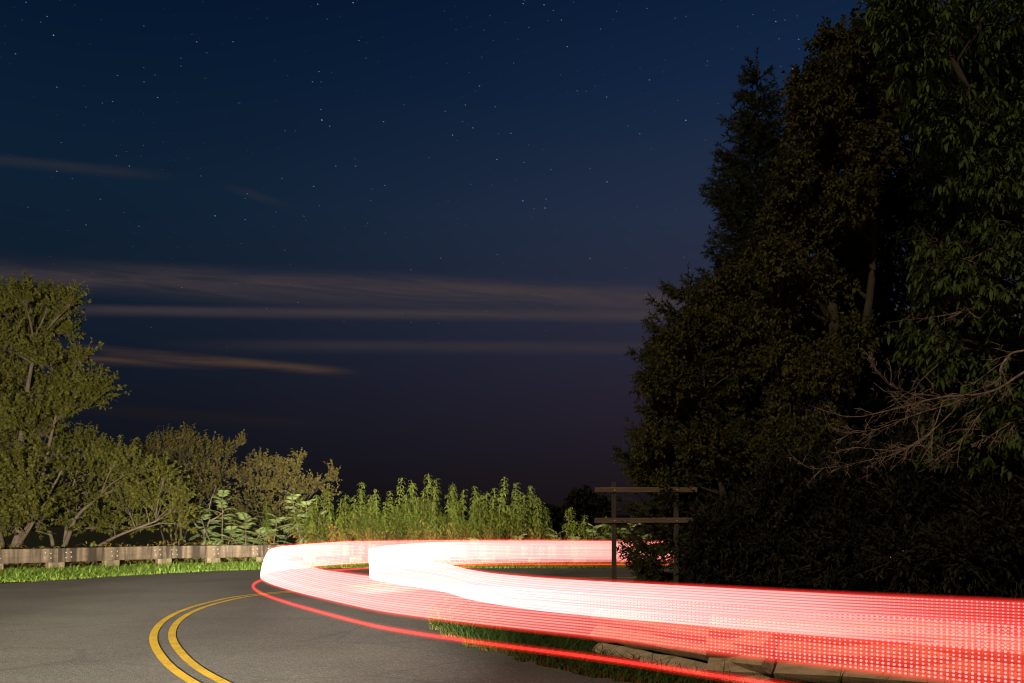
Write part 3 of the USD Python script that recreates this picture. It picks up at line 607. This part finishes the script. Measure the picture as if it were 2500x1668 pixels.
clump_tree('leafy_tree', 'tall dark broadleaf tree with ragged twin tops right of the pointed spruce', 'tree', b4, [([(0, 0, -.2), (.1, 0, 3), (-.1, 0, 6), (.1, 0, 9)], .17, .03), ([(.1, 0, 3), (.6, 0, 5.5), (.6, 0, 8.6)], .09, .03)],
           clumps_px(rowsD, 13.2, .9, 4.0, tr3, 20), M['broad'], M['dark_bark'], (.078, .044), tr3, twig=.34, per=14, up=.05, drop=.6)
tr4 = np.random.default_rng(53)
b5 = at(2480, 1300, 9.8); b5[2] = 0
rowsE = [(2200, 30, 56, 30), (2300, 40, 70, 34), (2400, 60, 80, 34), (2500, 60, 90, 30), (2230, 130, 60, 28), (2180, 60, 30, 14), (2330, 170, 76, 34), (2440, 190, 80, 34), (2540, 200, 90, 28), (2290, 260, 50, 20), (2360, 300, 70, 30), (2470, 320, 80, 30), (2560, 330, 80, 20),
         (2340, 400, 56, 22), (2430, 430, 76, 28), (2540, 450, 90, 24), (2320, 500, 44, 16), (2400, 540, 60, 22), (2500, 560, 80, 24), (2270, 600, 34, 12), (2330, 640, 50, 20), (2420, 680, 66, 22), (2510, 700, 76, 20), (2280, 720, 36, 14), (2340, 780, 50, 18), (2240, 830, 34, 12), (2300, 860, 44, 16), (2410, 830, 70, 22), (2500, 850, 80, 18), (2400, 950, 80, 20), (2490, 1000, 80, 20),
         (2330, 1060, 64, 20), (2420, 1100, 80, 22), (2500, 1150, 80, 18), (2300, 1150, 50, 14)]
clump_tree('chestnut_tree', 'big tree with long drooping toothed leaves filling the right edge of the view', 'tree', b5, [([(.6, 0, -.2), (.6, 0, 3), (.3, 0, 6), (.1, 0, 9)], .22, .06), ([(.6, 0, 3), (-.2, -.2, 5.5), (-.9, 0, 7.4)], .10, .03)],
           clumps_px(rowsE, 9.8, .9, 2.0, tr4), M['chestnut'], M['dark_bark'], (.125, .036), tr4, twig=.26, per=14, up=.0, drop=.6, strap=True)
tr5 = np.random.default_rng(54)
b6 = at(2230, 1300, 16.0); b6[2] = 0
rowsF = [(2150 + 130 * (q % 3) + tr5.uniform(-25, 25), 120 + 105 * (q // 3) + tr5.uniform(-30, 30), 78, 46) for q in range(30)]
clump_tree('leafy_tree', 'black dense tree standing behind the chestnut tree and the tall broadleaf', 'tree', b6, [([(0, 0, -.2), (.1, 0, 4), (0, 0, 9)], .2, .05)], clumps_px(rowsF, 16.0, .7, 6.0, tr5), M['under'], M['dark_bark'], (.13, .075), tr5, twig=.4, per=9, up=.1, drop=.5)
# understory shrubs, dark
ur = np.random.default_rng(61)
for i, (px, d, py, rp, lab) in enumerate(((1800, 12.8, 1290, 95, 'dark low shrub under the trees just right of the sign frame'), (1960, 12.0, 1250, 120, 'dense dark shrub in the middle of the shaded wood edge'),
                              (2140, 11.2, 1230, 130, 'black leafy shrub below the bare branches'), (2330, 10.2, 1270, 130, 'dark shrub below the chestnut leaves near the right edge'), (2480, 9.4, 1290, 130, 'dark leafy shrub at the right edge above the red trail'))):
    rows = [(px + ur.uniform(-1, 1) * rp * .9, py + ur.uniform(-1, 1) * rp * .85, rp * .5, 40) for q in range(9)] + [(px, py, rp * .7, 50)] + [(px + a * rp, 1365 + ur.uniform(-20, 15), rp * .5, 44) for a in (-.9, -.3, .3, .9)]
    b = at(px, 1300, d); b[2] = 0
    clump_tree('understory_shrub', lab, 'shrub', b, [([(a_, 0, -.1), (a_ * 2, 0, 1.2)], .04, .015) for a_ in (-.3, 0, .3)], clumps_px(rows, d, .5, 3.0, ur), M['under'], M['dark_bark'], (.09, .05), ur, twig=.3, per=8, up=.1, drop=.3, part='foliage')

# ---- bare lichen-covered branch of the tree at the right
br = np.random.default_rng(71)
D5 = 8.9
bb = thing('bare_branch', 'pale bare lichen covered branch reaching left across the dark trees', 'branch', at(2560, 780, D5))
o5 = at(2560, 780, D5)
def limb(px, r0, r1, d0=0.0, d1=0.0, sub=3, name='limb', par=None):
    r0, r1 = r0 * .62, r1 * .62; n = 26; c = curve([at(a, b, D5 + d0 + (d1 - d0) * i / (len(px) - 1)) for i, (a, b) in enumerate(px)], n)
    c = c + np.cumsum(br.normal(0, .008, (n, 3)), 0) * np.linspace(0, 1, n)[:, None]
    m = obj(name, tube(c - o5, np.linspace(r0, r1, n), 6), M['lichen_bark'], par or bb, smooth=60)
    mb = MB()
    for q in range(sub * 4):
        k = br.integers(4, n - 2); t = unit(c[k + 1] - c[k]); d = unit(t + br.normal(0, .55, 3) + [0, -.1, .12]); L = br.uniform(.15, .6) * (1.2 - k / n)
        e = [c[k]]; 
        for j in range(6): d = unit(d + br.normal(0, .13, 3) + [0, 0, -.03]); e.append(e[-1] + d * L / 6)
        rr0 = np.interp(k, [0, n], [r0, r1]) * .45
        mb.add(tube(np.array(e) - o5, np.linspace(max(rr0, .004), .002, 7), 4, cap=False))
        for w in range(3):
            s_ = e[br.integers(2, 6)]; mb.add(tube(np.array([s_, s_ + unit(d + br.normal(0, .5, 3)) * L * .25, s_ + unit(d + br.normal(0, .6, 3)) * L * .45]) - o5, [.003, .0025, .0015], 3, cap=False))
    if mb.n: obj('twigs', mb.get(), M['lichen_bark'], bb, kind='stuff')
limb([(2560, 880), (2495, 912), (2440, 948), (2380, 965), (2290, 972), (2180, 1000), (2080, 1012), (1990, 985)], .030, .004, 0, -.3, 6)
limb([(2500, 856), (2465, 866), (2445, 900), (2438, 935), (2400, 962)], .024, .016, 0, 0, 3)
limb([(2380, 965), (2310, 990), (2240, 1010), (2160, 1040), (2090, 1055), (2030, 1045), (2000, 1000)], .014, .003, -.1, -.4, 5)
limb([(2330, 1000), (2290, 1040), (2240, 1080), (2180, 1110), (2080, 1130), (1990, 1145), (1940, 1120), (1925, 1095)], .013, .003, 0, -.2, 5)
limb([(2300, 985), (2270, 1060), (2200, 1100), (2110, 1100), (2040, 1110)], .010, .003, -.2, -.4, 4)
limb([(2260, 975), (2220, 960), (2170, 940), (2140, 905), (2125, 870)], .009, .002, 0, -.2, 4)
limb([(2290, 890), (2250, 930), (2225, 980), (2210, 1020)], .007, .003, -.2, -.2, 2)
limb([(2440, 945), (2380, 1030), (2340, 1090), (2280, 1140), (2240, 1165)], .009, .003, .1, 0, 4)
limb([(2520, 1020), (2470, 1030), (2420, 1060), (2370, 1080)], .013, .004, .1, 0, 3)
limb([(2560, 560), (2480, 585), (2430, 610), (2430, 680), (2470, 715), (2540, 690)], .011, .004, .2, 0, 3)
limb([(2530, 690), (2460, 735), (2380, 752), (2300, 770), (2200, 775), (2150, 780)], .010, .003, .2, 0, 3)

# ------------------------------------------------------------------ plants behind the guardrail
def weed_proto(r, H=3.0):
    st, lf, lo = MB(), MB(), MB()
    def stalk(p0, p1, n_leaf, rad, l0):
        c = curve([p0, (np.array(p0) + p1) / 2 + r.normal(0, .04, 3), p1], 10); st.add(tube(c, np.linspace(rad, rad * .35, 10), 5))
        t = l0 + (1 - l0) * np.sort(r.random(n_leaf)) ** .8; P = np.stack([np.interp(t, np.linspace(0, 1, 10), c[:, k]) for k in range(3)], 1)
        az = np.arange(n_leaf) * 2.4 + r.normal(0, .3, n_leaf); el = .50 + r.normal(0, .16, n_leaf)
        D = np.stack([np.cos(az) * np.cos(el), np.sin(az) * np.cos(el), np.sin(el)], 1)
        L = np.interp(t, [0, .5, .9, 1], [.22, .29, .27, .23]) * r.uniform(.8, 1.15, n_leaf)
        vf = straps(P, D, L, L * .30, r.uniform(.5, .85, n_leaf))
        hi = P[:, 2] > 3.0 * r.uniform(.36, .60, n_leaf)
        return P, D, L, vf, hi
    parts = [stalk((0, 0, 0), np.array([r.normal(0, .15), r.normal(0, .15), H]), 135, .014, .16)]
    for q in range(r.integers(4, 7)):
        z = H * r.uniform(.18, .5); a = r.uniform(0, 6.28); k = r.uniform(.25, .6); parts.append(stalk((0, 0, z), np.array([math.cos(a) * k, math.sin(a) * k, z + H * r.uniform(.2, .42)]), 52, .008, .12))
    for P, D, L, vf, hi in parts:
        v, f = vf; v = v.reshape(-1, 6, 3)
        for mb, mask in ((lf, hi), (lo, ~hi)):
            if mask.any(): mb.add((v[mask].reshape(-1, 3), (np.array([[0, 2, 1], [1, 2, 4], [1, 4, 3], [3, 4, 5]])[None] + 6 * np.arange(mask.sum())[:, None, None]).reshape(-1, 3)))
    return st.get(), lf.get(), lo.get()
wr = np.random.default_rng(81)
WG = 'tall drooping-leaved weeds in the bank behind the far guardrail'
WL = 'tall weed with long drooping green leaves in the bank behind the far guardrail'
tops = [(735, 1215, 31.6), (790, 1205, 31.8), (815, 1200, 31.2), (868, 1178, 31.5), (895, 1200, 32.4), (840, 1225, 31.0), (925, 1195, 31.2), (965, 1168, 31.6), (1000, 1180, 32.2), (1012, 1176, 31.8), (985, 1205, 31.0), (1047, 1154, 31.5), (1040, 1185, 31), (1078, 1170, 31.8), (1100, 1185, 31.2), (1118, 1177, 31.9),
        (1135, 1195, 31.2), (1155, 1187, 31.6), (1178, 1198, 32.2), (1180, 1200, 31.2), (1205, 1194, 31.3), (1230, 1165, 31.4), (1250, 1180, 31.5), (1262, 1200, 31), (1280, 1208, 31.2), (1295, 1185, 31.4), (1312, 1198, 31.5), (1325, 1228, 31.0), (1340, 1238, 31.2), (1388, 1240, 31.0), (1410, 1238, 31.3), (1425, 1255, 31),
        (940, 1225, 30.8), (1010, 1225, 30.8), (1070, 1225, 30.8), (1110, 1220, 30.8), (1160, 1230, 30.8), (1215, 1235, 30.8), (1270, 1240, 30.8), (880, 1230, 30.9), (760, 1240, 31.0), (1475, 1262, 31.3), (1530, 1258, 31.5), (655, 1225, 31.2), (1025, 1200, 31.4), (1090, 1205, 32), (1240, 1215, 31.0), (910, 1215, 32.2), (955, 1200, 32.2), (850, 1205, 32.3)]
tops += [(wr.uniform(745, 1330), wr.uniform(1205, 1250), wr.uniform(30.75, 31.3)) for q in range(26)]
tops = [t for t in tops if not (1225 < t[0] < 1240 and t[1] > 1190)]
wprotos = []
special = {11: 'tallest drooping-leaved weed, standing above the middle of the bank', 21: 'second tallest weed, rising beside the right-hand notch of the bank', 29: 'shorter weed standing alone right of the dark gap, left of the sign frame', 43: 'lone drooping weed between the pale compound-leaved plants',
           7: 'tall weed left of the tallest one, first to rise above the left half', 3: 'weed with a rounded top, first tall one right of the broad pale plant', 25: 'rightmost of the tall weeds, just before the dark gap', 0: 'leftmost weed top, showing just over the broad pale plant', 31: 'last low weed left of the sign frame post'}
for i, (px, py, d) in enumerate(tops):
    loc = at(px, 1300, d); loc[2] = 0; H = EYE + (HORIZON - py) / F * d
    lab = special.get(i, WL); grp = None if i in special else WG
    if not wprotos or (len(wprotos) < 7 and i not in special):
        s_, l_, w_ = weed_proto(wr); sc = H / 3.0
        t_ = thing('tall_weed', lab, 'weed', loc, grp, 0, (.5 + .5 * sc, .5 + .5 * sc, sc)); wprotos.append((t_, None))
        obj('stem', s_, M['weed_stem'], t_); obj('upper_leaves', l_, M['weed_leaf'], t_, kind='stuff'); obj('lower_leaves', w_, M['weed_low'], t_, kind='stuff', label='yellowing lower leaves')
    else:
        src = wprotos[wr.integers(0, len(wprotos))][0]; sc = H / 3.0
        p = copy_of(src, loc, wr.uniform(0, 360), (.55 + .45 * sc, .55 + .45 * sc, sc), lab, 'weed', grp, wr.normal(0, 2))
        if i in special: p.SetCustomDataByKey('group', 'weeds rising above the bank')

def frond(P, D, L, r, pairs, width, mb, droop=.5, ratio=.30):
    """a feathered compound leaf: leaflets in pairs along an arching midrib"""
    D = unit(D); n = 9; t = np.linspace(0, 1, n)[:, None]; hz = unit(np.array([D[0], D[1], 0]) + 1e-6)
    c = P + D * L * t + np.array([0, 0, -1]) * L * droop * t ** 2.2
    s = unit(np.cross(D, [0, 0, 1])); tt = np.repeat(np.linspace(.10, .97, pairs), 2); sg = np.tile([1, -1], pairs)
    Q = np.stack([np.interp(tt, t[:, 0], c[:, k]) for k in range(3)], 1); tang = unit(np.stack([np.interp(tt, t[:, 0], np.gradient(c[:, k])) for k in range(3)], 1))
    d = unit(s[None] * sg[:, None] + tang * .45 + r.normal(0, .06, (2 * pairs, 3)) + [0, 0, -.12])
    ll = width * np.sin(np.pi * np.clip(tt * .86 + .12, 0, 1)) ** .7 * r.uniform(.85, 1.1, 2 * pairs)
    mb.add(cards(Q, d, np.cross(d, tang) * sg[:, None], ll, ll * ratio, .12, .08))
    return c
def frond_plant(r, stalks, fr, L, pairs, width, droop, ratio):
    st, lf = MB(), MB()
    for p0, p1, nf, l0 in stalks:
        p0, p1 = np.array(p0, float), np.array(p1, float); c = curve([p0, (p0 + p1) / 2 + r.normal(0, .05, 3), p1], 9); st.add(tube(c, np.linspace(.028, .012, 9), 5))
        for k in range(nf):
            u = l0 + (1 - l0) * (k + .5) / nf; P = np.array([np.interp(u, np.linspace(0, 1, 9), c[:, q]) for q in range(3)]); az = k * 2.4 + r.normal(0, .3)
            el = np.interp(u, [l0, 1], [.05, .9]); D = np.array([math.cos(az) * math.cos(el), math.sin(az) * math.cos(el), math.sin(el)])
            cc = frond(P, D, L * r.uniform(.8, 1.15) * (1.0 if u < .9 else .8), r, pairs, width, lf, droop, ratio); st.add(tube(cc, np.linspace(.009, .003, 9), 3, cap=False))
    return st.get(), lf.get()
sr = np.random.default_rng(91)
def sumac(px, d, stalks, label, mat='sumac_leaf'):
    loc = at(px, 1300, d); loc[2] = 0
    s_, l_ = frond_plant(sr, stalks, None, .80, 11, .27, .50, .42)
    t_ = thing('compound_leaf_plant', label, 'plant', loc); obj('stem', s_, M['weed_stem'], t_); obj('fronds', l_, M[mat], t_, kind='stuff'); return t_
sumac(540, 30.9, [((0, 0, 0), (.05, 0, 2.65), 20, .22), ((0, 0, 0), (-.85, -.1, 2.05), 15, .3), ((0, 0, .1), (.4, 0, 1.3), 7, .2)], 'tall pale green compound-leaved plant with a leaning second stem, just behind the guardrail')
sumac(598, 30.8, [((0, 0, 0), (.0, 0, 1.75), 16, .2), ((0, 0, 0), (.7, -.1, 1.2), 12, .2), ((.1, 0, 0), (-.4, -.1, .9), 6, .2)], 'bushy pale green compound-leaved plant with a bright yellow-green top')
sumac(662, 31.0, [((0, 0, 0), (.25, 0, 1.75), 13, .25), ((0, 0, 0), (-.3, 0, 1.1), 7, .2)], 'small compound-leaved plant at the left of the first red trail bend')
sumac(755, 31.5, [((0, 0, 0), (-.1, 0, 2.35), 17, .3), ((0, 0, 0), (-.7, 0, 2.7), 13, .45), ((.2, 0, 0), (.4, 0, 1.9), 9, .3)], 'broad pale compound-leaved plant left of the tall weeds')
sumac(1165, 30.7, [((0, 0, 0), (0, -.1, .8), 8, .1)], 'low pale feathery plant in front of the middle weeds', 'pale_fern')
sumac(1260, 30.7, [((0, 0, 0), (0, -.1, .95), 9, .1), ((.3, 0, 0), (.5, 0, .6), 6, .1)], 'straw pale feathery plant in front of the weeds right of centre', 'pale_fern')
sumac(1370, 30.8, [((0, 0, 0), (-.2, 0, 1.2), 10, .15), ((.4, 0, 0), (.6, 0, .9), 8, .1)], 'pale leafy plant between the weeds and the left sign post')
sumac(1450, 31.0, [((0, 0, 0), (0, 0, 1.4), 10, .2), ((.3, 0, 0), (.9, 0, 1.0), 8, .15)], 'pale feathery plant seen through the gap left of the sign frame')
sumac(1540, 31.0, [((0, 0, 0), (0, 0, 1.5), 10, .2), ((.3, 0, 0), (.7, 0, 1.0), 8, .15)], 'pale feathery plant seen between the two sign posts')
# ferns along the back of the rail
fprotos = []
FL, FG = 'bright green fern showing just above the timber guardrail', 'ferns along the back of the guardrail'
for i, (px, d, k) in enumerate(((30, 27.3, .6), (85, 27.8, .5), (128, 28.2, 1.0), (145, 28.6, .8), (200, 29.4, .9), (235, 29.6, 1.1), (262, 29.9, .9), (365, 30.3, .8), (400, 30.6, .9), (425, 30.8, 1.1), (455, 31.0, 1.0), (480, 31.1, 1.15), (505, 31.2, .9), (560, 31.0, .9), (620, 31, .9), (1130, 30.9, 1.0), (1210, 30.9, 1.0), (1320, 30.9, 1.0), (1490, 30.9, 1.0))):
    loc = at(px, 1300, d); loc[2] = 0
    if len(fprotos) < 3:
        mb, sb = MB(), MB()
        for q in range(9):
            az = q * .7 + sr.normal(0, .2); el = sr.uniform(.85, 1.25); c = frond(np.array([0, 0, .02]), np.array([math.cos(az) * math.cos(el), math.sin(az) * math.cos(el), math.sin(el)]), sr.uniform(1.0, 1.35), sr, 18, .16, mb, .42, .30); sb.add(tube(c, np.linspace(.008, .002, 9), 3, cap=False))
        t_ = thing('fern', FL, 'fern', loc, FG, 0, k); obj('stems', sb.get(), M['weed_stem'], t_); obj('fronds', mb.get(), M['fern'], t_, kind='stuff'); fprotos.append(t_)
    else: copy_of(fprotos[i % 3], loc, sr.uniform(0, 360), k)
# low ground cover filling the foot of the bank
gp = Polygon(np.vstack([rail_line + [.2, .7], (rail_line + [0.5, 3.6])[::-1]])).buffer(0)
pts = scatter(gp, 16000, sr); pts = pts[in_view(pts)]; n = len(pts)
az = sr.uniform(0, 6.28, n); D = np.stack([np.cos(az), np.sin(az), sr.uniform(.2, 1.2, n)], 1)
P = np.c_[pts, sr.uniform(.05, .75, n) * (.5 + fbm(np.c_[pts * .8, 0 * az], 2, 4))]
tag(obj('ground_cover', straps(P, D, sr.uniform(.15, .34, n), .045, sr.uniform(.3, .9, n)), M['weed_low']), 'yellowing low leaves and stalks filling the bank behind the guardrail', 'ground cover', kind='stuff')
# two dark far trees against the sky, behind the weeds
dr = np.random.default_rng(95)
for px, py, d, rp, lab in ((1350, 1258, 52.0, 34, 'small black distant bush in the gap between weeds'), (1440, 1230, 50.0, 48, 'rounded black distant tree left of the sign frame')):
    rows = [(px + dr.uniform(-1, 1) * rp * .8, py + dr.uniform(-.4, 1) * rp * .8, rp * .5, 60) for q in range(8)] + [(px, py + 20, rp * .8, 80)]
    b = at(px, 1300, d); b[2] = 0
    clump_tree('distant_tree', lab, 'tree', b, [([(0, 0, -.2), (0, 0, 2.0)], .15, .05)], clumps_px(rows, d, .6, 1.3, dr), M['under'], M['dark_bark'], (.25, .16), dr, twig=.5, per=7, up=.2)

# ------------------------------------------------------------------ light trails of the car's tail lamps
def trail_material(name, edge, core_ramp, gain=1.0):
    g = Graph()
    core = g('attribute', 'fac', attribute='core'); glow = g('attribute', 'fac', attribute='glow')
    hot = g.ramp(g.math('multiply', glow, 1.0), core_ramp)
    c = g.mixc(core, edge, hot)
    em = g('emission', 'emission', color=c, strength=g.math('multiply', g('attribute', 'fac', attribute='power'), gain))
    return g.make(name, g('add_closure', 'closure', closure1=g('transparent_bsdf', 'BSDF', color=(1, 1, 1)), closure2=em))
M['trail'] = trail_material('tail_lamp_glow', (.92, .032, .024), [(0, (1.0, .12, .10)), (.3, (1.0, .27, .24)), (.55, (1.0, .50, .47)), (.8, (1.05, .80, .77)), (1, (1.15, 1.08, 1.02))])
M['dot'] = (lambda g: g.make('lamp_dot', g('emission', 'emission', color=(1.05, .46, .42), strength=1.0)))(Graph())
M['red_line'] = trail_material('red_reflector_glow', (.9, .012, .012), [(0, (1.0, .018, .016)), (1, (1.0, .03, .026))])
def primvar(m, name, a):
    UsdGeom.PrimvarsAPI(UsdGeom.Mesh(m)).CreatePrimvar(name, Sdf.ValueTypeNames.FloatArray, 'vertex').Set(Vt.FloatArray.FromNumpy(np.asarray(a, np.float32)))
left_path = [(4.6, 2.15), (3.4, 3.25), (2.24, 4.36), (1.34, 5.22), (.72, 5.85), (-.2, 6.65), (-.94, 7.36), (-1.45, 7.98), (-2.26, 9.25), (-2.85, 10.25), (-3.6, 11.7), (-4.12, 13.05), (-4.36, 14.4), (-4.2, 16.0), (-3.5, 17.7), (-2.1, 19.3), (-.2, 20.2), (2.5, 20.6), (6, 20.7), (12, 20.7)]
right_path = [(5.6, 3.45), (4.4, 4.4), (3.37, 5.25), (2.85, 5.6), (2.28, 6.0), (1.45, 6.7), (.84, 7.2), (.21, 7.85), (-.42, 8.85), (-.86, 10.0), (-1.55, 11.2), (-2.1, 12.2), (-2.38, 13.3), (-2.4, 14.4), (-2.05, 15.8), (-1.2, 17.2), (.4, 18.3), (2.8, 18.85), (6, 18.95), (12, 18.95)]
NP, ROWS = 520, 15
def lamp_trail(path, label, inset, apex_y, seed):
    r = np.random.default_rng(seed); c = curve(path, NP); t = unit(np.gradient(c, axis=0)); nn = np.stack([t[:, 1], -t[:, 0]], 1)   # nn: towards the car's middle for the left lamp
    s = np.r_[0, np.cumsum(np.linalg.norm(np.diff(c, axis=0), axis=1))]
    ka = int(np.argmin(c[:, 0])); u = s - s[ka]
    ztop = np.interp(u, [-12, -6, -1.5, 3, 8, 14], [.90, .90, 1.0, 1.07, 1.05, .96]); zbot = np.interp(u, [-12, -3, 2, 10], [.575, .575, .57, .56])
    glow = np.interp(u, [-12, -11, -9.5, -8, -6, -3, 0, 2, 4.5, 8, 16], [.02, .12, .58, .78, .88, .95, 1.0, .95, .66, .50, .42]) if inset < 0 else \
        np.interp(u, [-13, -12, -10, -8, -6, -3, 0, 2, 4.5, 8, 16], [.02, .08, .44, .62, .76, .90, 1.0, .95, .66, .50, .42])
    power = np.interp(u, [-13, -8, -1.0, 0, 1.2, 8, 16], [.85, 1.12, 1.15, 1.5, 1.0, .88, .82])
    th = thing('light_trail', label, 'light trail')
    zs = np.linspace(0, 1, ROWS + 1)
    for k in range(-1, ROWS + 1):
        soft = k in (-1, ROWS); a, b = (zs[k], zs[k + 1]) if not soft else ((-.10, 0.0) if k < 0 else (1.0, 1.09))
        cols, core, pw, gl = [], [], [], []
        rowg = r.uniform(.72, 1.25) if 0 < k < ROWS - 1 else .8
        for j, h in enumerate(np.linspace(a, b, 5) if not soft else np.linspace(a, b, 4)):
            z = zbot + (ztop - zbot) * h; off = inset * np.clip(h, 0, 1) ** 2 * np.interp(u, [-6, -1, 4], [.2, 1, .2])
            cols.append(np.c_[c + nn * off[:, None], z])
            if soft: e = (j / 3 if k < 0 else 1 - j / 3); core.append(np.zeros(NP)); pw.append(power * .9 * e ** 1.5)
            else:
                e = (0, .75, 1, .75, 0)[j]; core.append(np.clip(e * .9 + (glow - .42) * 2.0, 0, 1)); pw.append(power * (.78 + .24 * e * rowg))
            gl.append(np.clip(glow * (.9 + .2 * (rowg - 1)), 0, 1))
        m_ = len(cols); v = np.stack(cols, 1).reshape(-1, 3); i, j = np.meshgrid(np.arange(NP - 1), np.arange(m_ - 1), indexing='ij'); i, j = i.ravel(), j.ravel()
        f = np.vstack([np.stack([i * m_ + j, (i + 1) * m_ + j, (i + 1) * m_ + j + 1], 1), np.stack([i * m_ + j, (i + 1) * m_ + j + 1, i * m_ + j + 1], 1)])
        m = obj('glowing_row' if not soft else 'soft_edge', (v, f), M['trail'], th)
        primvar(m, 'core', np.stack(core, 1).ravel()); primvar(m, 'power', np.stack(pw, 1).ravel()); primvar(m, 'glow', np.stack(gl, 1).ravel())
    # flicker of the lamps' pulsed diodes: separate points of light on the near stretch
    mb = MB(); ico = trimesh.creation.icosphere(0); iv, if_ = np.asarray(ico.vertices), np.asarray(ico.faces)
    st = np.arange(0.4, s[ka] - (9.8 if inset > 0 else 8.6), .030); P = np.stack([np.interp(st, s, c[:, 0]), np.interp(st, s, c[:, 1])], 1)
    zt, zb = np.interp(st, s, ztop), np.interp(st, s, zbot); T = np.stack([np.interp(st, s, nn[:, 0]), np.interp(st, s, nn[:, 1])], 1)
    fade = np.interp(st, [0, s[ka] - 12, s[ka] - 11, s[ka] - 9.8], [1, .95, .65, .2]) if inset > 0 else np.interp(st, [0, s[ka] - 11, s[ka] - 10, s[ka] - 8.6], [1, .9, .6, .2])
    for k in range(ROWS):
        h = (k + .5) / ROWS; C_ = np.c_[P, zb + (zt - zb) * h] + np.c_[-T * .012, 0 * st]
        rad = (.0080 * fade * r.uniform(.8, 1.15))[:, None, None] * np.ones((len(st), 1, 1))
        v = (C_[:, None] + iv[None] * rad).reshape(-1, 3); f = (if_[None] + len(iv) * np.arange(len(st))[:, None, None]).reshape(-1, 3); mb.add((v, f))
    obj('light_points', mb.get(), M['dot'], th, kind='stuff', label='rows of separate pulsed light points')
    return th
lamp_trail(left_path, 'broad pinkish white light trail of the outer tail lamp, turning at the far left', .13, 0, 3)
lamp_trail(right_path, 'broad white light trail of the inner tail lamp, turning inside the outer one', -.02, 0, 4)
def thin_trail(path, zf, rad, label, power):
    th = thing('light_trail', label, 'light trail')
    c = curve(path, 300); u = np.linspace(0, 1, 300); z = np.interp(u, *zf)
    for name, k, co, pk in (('core', .5, 1.0, .72), ('soft_edge', 1.0, 0.0, .20), ('soft_edge', 1.6, 0.0, .07)):
        v, f = tube(np.c_[c, z], rad * k, 8, cap=False); m = obj(name, (v, f), M['red_line'], th, smooth=True); n = len(v)
        primvar(m, 'core', np.full(n, co)); primvar(m, 'glow', np.full(n, .8)); primvar(m, 'power', np.repeat(np.interp(u, *power), 8) * pk)
    return th
low_path = [(x - .12 * math.exp(-((y - 13.2) / 3.2) ** 2) * (x < -1), y) for x, y in left_path]
thin_trail(low_path, ([0, .35, .5, 1], [.42, .42, .455, .37]), .022, 'thin red line of light low over the asphalt under the broad trails', ([0, .4, .55, 1], [.95, .95, .85, .5]))
